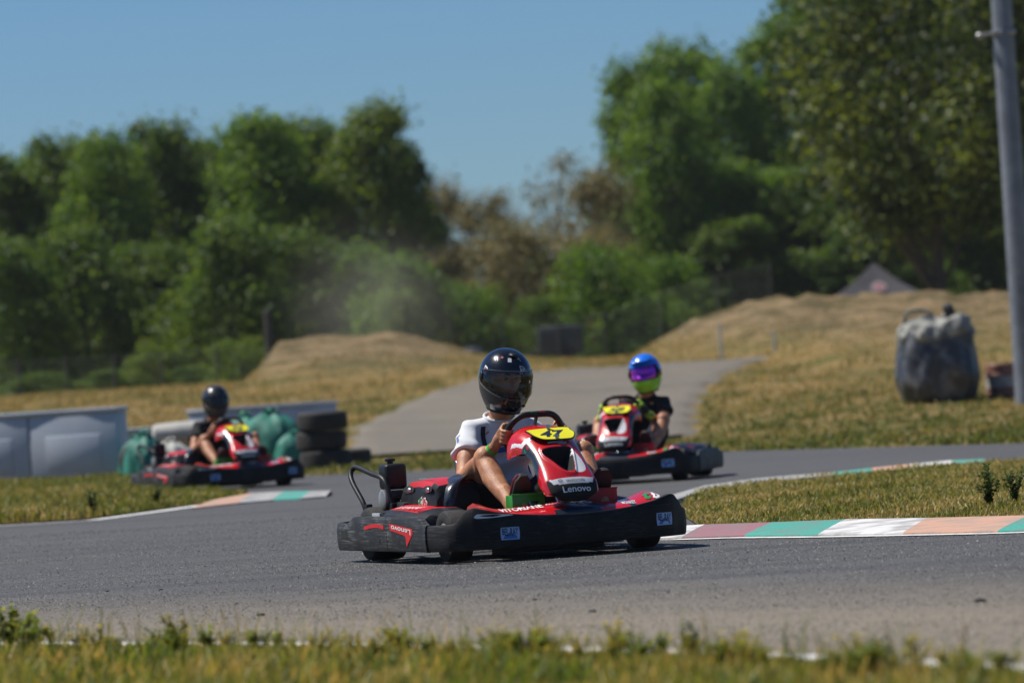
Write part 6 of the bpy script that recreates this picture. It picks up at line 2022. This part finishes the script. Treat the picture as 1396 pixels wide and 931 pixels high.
def weed(px, py, hp, kind, label, z=0.0, seed=None, group='weeds in the grass'):
    """stems set with narrow leaves; hp = height in photo pixels"""
    g = gnd(px, py, z); h = hp * g.y / F_PX * 1.12; r2 = np.random.default_rng(int(px) * 7 + int(hp))
    root = empty('weed', g); tag(root, label, 'weed', group)
    mb = MB(); V = []; rv = []
    nst = {'bush': 20, 'stalk': 3, 'leafy': 12, 'yellow': 12, 'dark': 11}[kind]
    for i in range(nst):
        a = r2.uniform(0, 6.28); sp = {'bush': .75, 'stalk': .12, 'leafy': .6, 'yellow': .5, 'dark': .42}[kind] * h * r2.uniform(.2, 1)
        hh = h * (r2.uniform(.55, 1) if i else 1)
        pts = [Vector((math.cos(a) * sp * f ** 1.3, math.sin(a) * sp * f ** 1.3, hh * f)) for f in np.linspace(0, 1, 6)]
        mb.tube(pts, [.0022, .002, .0018, .0015, .0012, .0008], 4)
        nl = {'bush': 34, 'stalk': 60, 'leafy': 30, 'yellow': 38, 'dark': 44}[kind]
        for k in range(nl):
            f = r2.uniform(.12 if kind != 'stalk' else .3, 1); j = min(4, int(f * 5)); p = pts[j].lerp(pts[j + 1], f * 5 - j)
            b = r2.uniform(0, 6.28); ll = h * {'bush': .20, 'stalk': .07, 'leafy': .22, 'yellow': .14, 'dark': .13}[kind] * r2.uniform(.6, 1.2)
            d = Vector((math.cos(b), math.sin(b), r2.uniform(-.1, .9))).normalized(); sd_ = d.cross(Vector((0, 0, 1))).normalized() * ll * .33
            V += [p, p + d * ll * .5 + sd_, p + d * ll, p + d * ll * .5 - sd_]; rv += [r2.uniform(0, 1)] * 4
    mb.build('stem', M_['stem'], root)
    lm = {'bush': 'weed_green', 'leafy': 'weed_green', 'yellow': 'weed_yellow', 'dark': 'weed_dark', 'stalk': 'weed_rust' if px > 1300 or px == 640 else 'weed_green'}[kind]
    link('leaves', mesh_arrays('leaves', [tuple(v) for v in V], np.arange(len(V)).reshape(-1, 4), [M_[lm]], False, attr={'rnd': rv}), root)
    return root


for a in [
    (14, 884, 56, 'bush', 'bushy weed at the left edge of the foreground'), (48, 886, 40, 'leafy', 'low leafy weed right beside the bushy weed at the left edge'),
    (71, 884, 30, 'yellow', 'small yellow weed at the left end of the white line'), (137, 890, 58, 'stalk', 'thin upright green stalk standing before the white line on the left'),
    (246, 889, 48, 'yellow', 'yellow flowering weed breaking the white line'), (285, 892, 36, 'leafy', 'leafy weed just right of the yellow flowering weed'),
    (378, 892, 26, 'leafy', 'small weed on the white line, first right of the yellow flowering weed and its neighbour'), (402, 894, 22, 'leafy', 'tiny weed near the right end of the long white stretch'),
    (484, 896, 34, 'yellow', 'yellowish weed below the rear corner of the nearest kart'), (545, 897, 38, 'leafy', 'leafy weed below the engine of the nearest kart'),
    (588, 898, 30, 'leafy', 'leafy weed below the front-right tyre of the nearest kart'), (640, 899, 28, 'yellow', 'yellowish weed below the driver of the nearest kart'),
    (700, 900, 34, 'leafy', 'leafy weed below the green pedal guard'), (742, 902, 44, 'yellow', 'tallest yellowish weed below the red nose'), (790, 902, 34, 'yellow', 'yellowish weed just right below the red nose'),
    (872, 906, 42, 'leafy', 'leafy weed below the right end of the bumper'), (905, 906, 38, 'leafy', 'leafy weed left beside a tall green stalk'), (946, 908, 56, 'dark', 'tall dark green weed below the start of the striped kerb'),
    (1022, 910, 30, 'stalk', 'thin dry stalk below the teal kerb block'), (995, 909, 24, 'leafy', 'low weed below the mauve kerb block'), (1085, 914, 26, 'leafy', 'low weed before the white line under the long white kerb block'),
    (1162, 918, 30, 'leafy', 'leafy weed left of three upright weeds at lower right'), (1204, 918, 46, 'dark', 'upright dark weed, left of three at lower right'), (1252, 920, 48, 'yellow', 'upright yellow-green weed, middle of three at lower right'),
    (1286, 920, 34, 'yellow', 'short yellow weed left beside the rusty stalk'), (1318, 922, 64, 'stalk', 'rusty seed stalk at lower right, tallest of the foreground'),
]: weed(*a, group='weeds in front of the white line')
weed(1349, 692, 54, 'dark', 'upright dark green weed on the infield, left of a pair behind the kerb', .01, group='weeds on the infield')
weed(1384, 688, 44, 'dark', 'upright dark green weed on the infield, at the right edge behind the kerb', .01, group='weeds on the infield')
weed(128, 704, 34, 'dark', 'small dark weed on the left verge near the white edge line', .01, group='weeds on the left verge')
weed(214, 692, 30, 'dark', 'small dark weed on the left verge in front of the left kart', .01, group='weeds on the left verge')

for px, py, s, lb in [(356, 839, .020, 'flat dark pebble on the pale front asphalt, left of centre'), (808, 834, .017, 'dark pebble on the front asphalt below the red nose'), (1336, 820, .022, 'flat dark pebble on the front asphalt at right'),
                      (146, 806, .012, 'small dark pebble on the asphalt above the green stalk'), (219, 804, .012, 'small dark pebble on the asphalt left of the nearest kart'), (729, 818, .012, 'tiny dark pebble on the asphalt below the green pedal guard')]:
    g = gnd(px, py); mb = MB(); r2 = np.random.default_rng(int(px)); s *= .6; mb.ellipsoid((0, 0, 0), (s * 1.6, s, s * .55), 10, 7)
    mb.v = [v * float(1 + r2.normal(0, .09)) for v in mb.v]
    o = mb.build('pebble', M_['rubber']); o.location = (g.x, g.y, s * .4); tag(o, lb, 'pebble', 'pebbles on the asphalt')

protos = []
for k, (kd_, hp) in enumerate([('leafy', 34), ('yellow', 34), ('leafy', 24), ('yellow', 42)]):
    protos.append(weed(560 + 60 * k, 903, hp, kd_, 'small mixed weed in the ragged band of weeds along the white line', group='small weeds along the white line'))
wr = np.random.default_rng(99)
for k in range(70):
    p = protos[k % 4]; c = p.copy(); COL.objects.link(c)
    for ch in list(p.children):
        d = ch.copy(); COL.objects.link(d); d.parent = c
    px = wr.uniform(430, 1400) if k % 5 else wr.uniform(20, 430)
    g = gnd(px, float(np.interp(px, [0, 425, 850, 1396], [888, 893, 905, 928])) + wr.uniform(-3, 16)); c.location = g
    c.rotation_euler = (0, 0, wr.uniform(0, 6.28)); s_ = wr.uniform(.6, 1.25); c.scale = (s_ * 1.15, s_ * 1.15, s_)
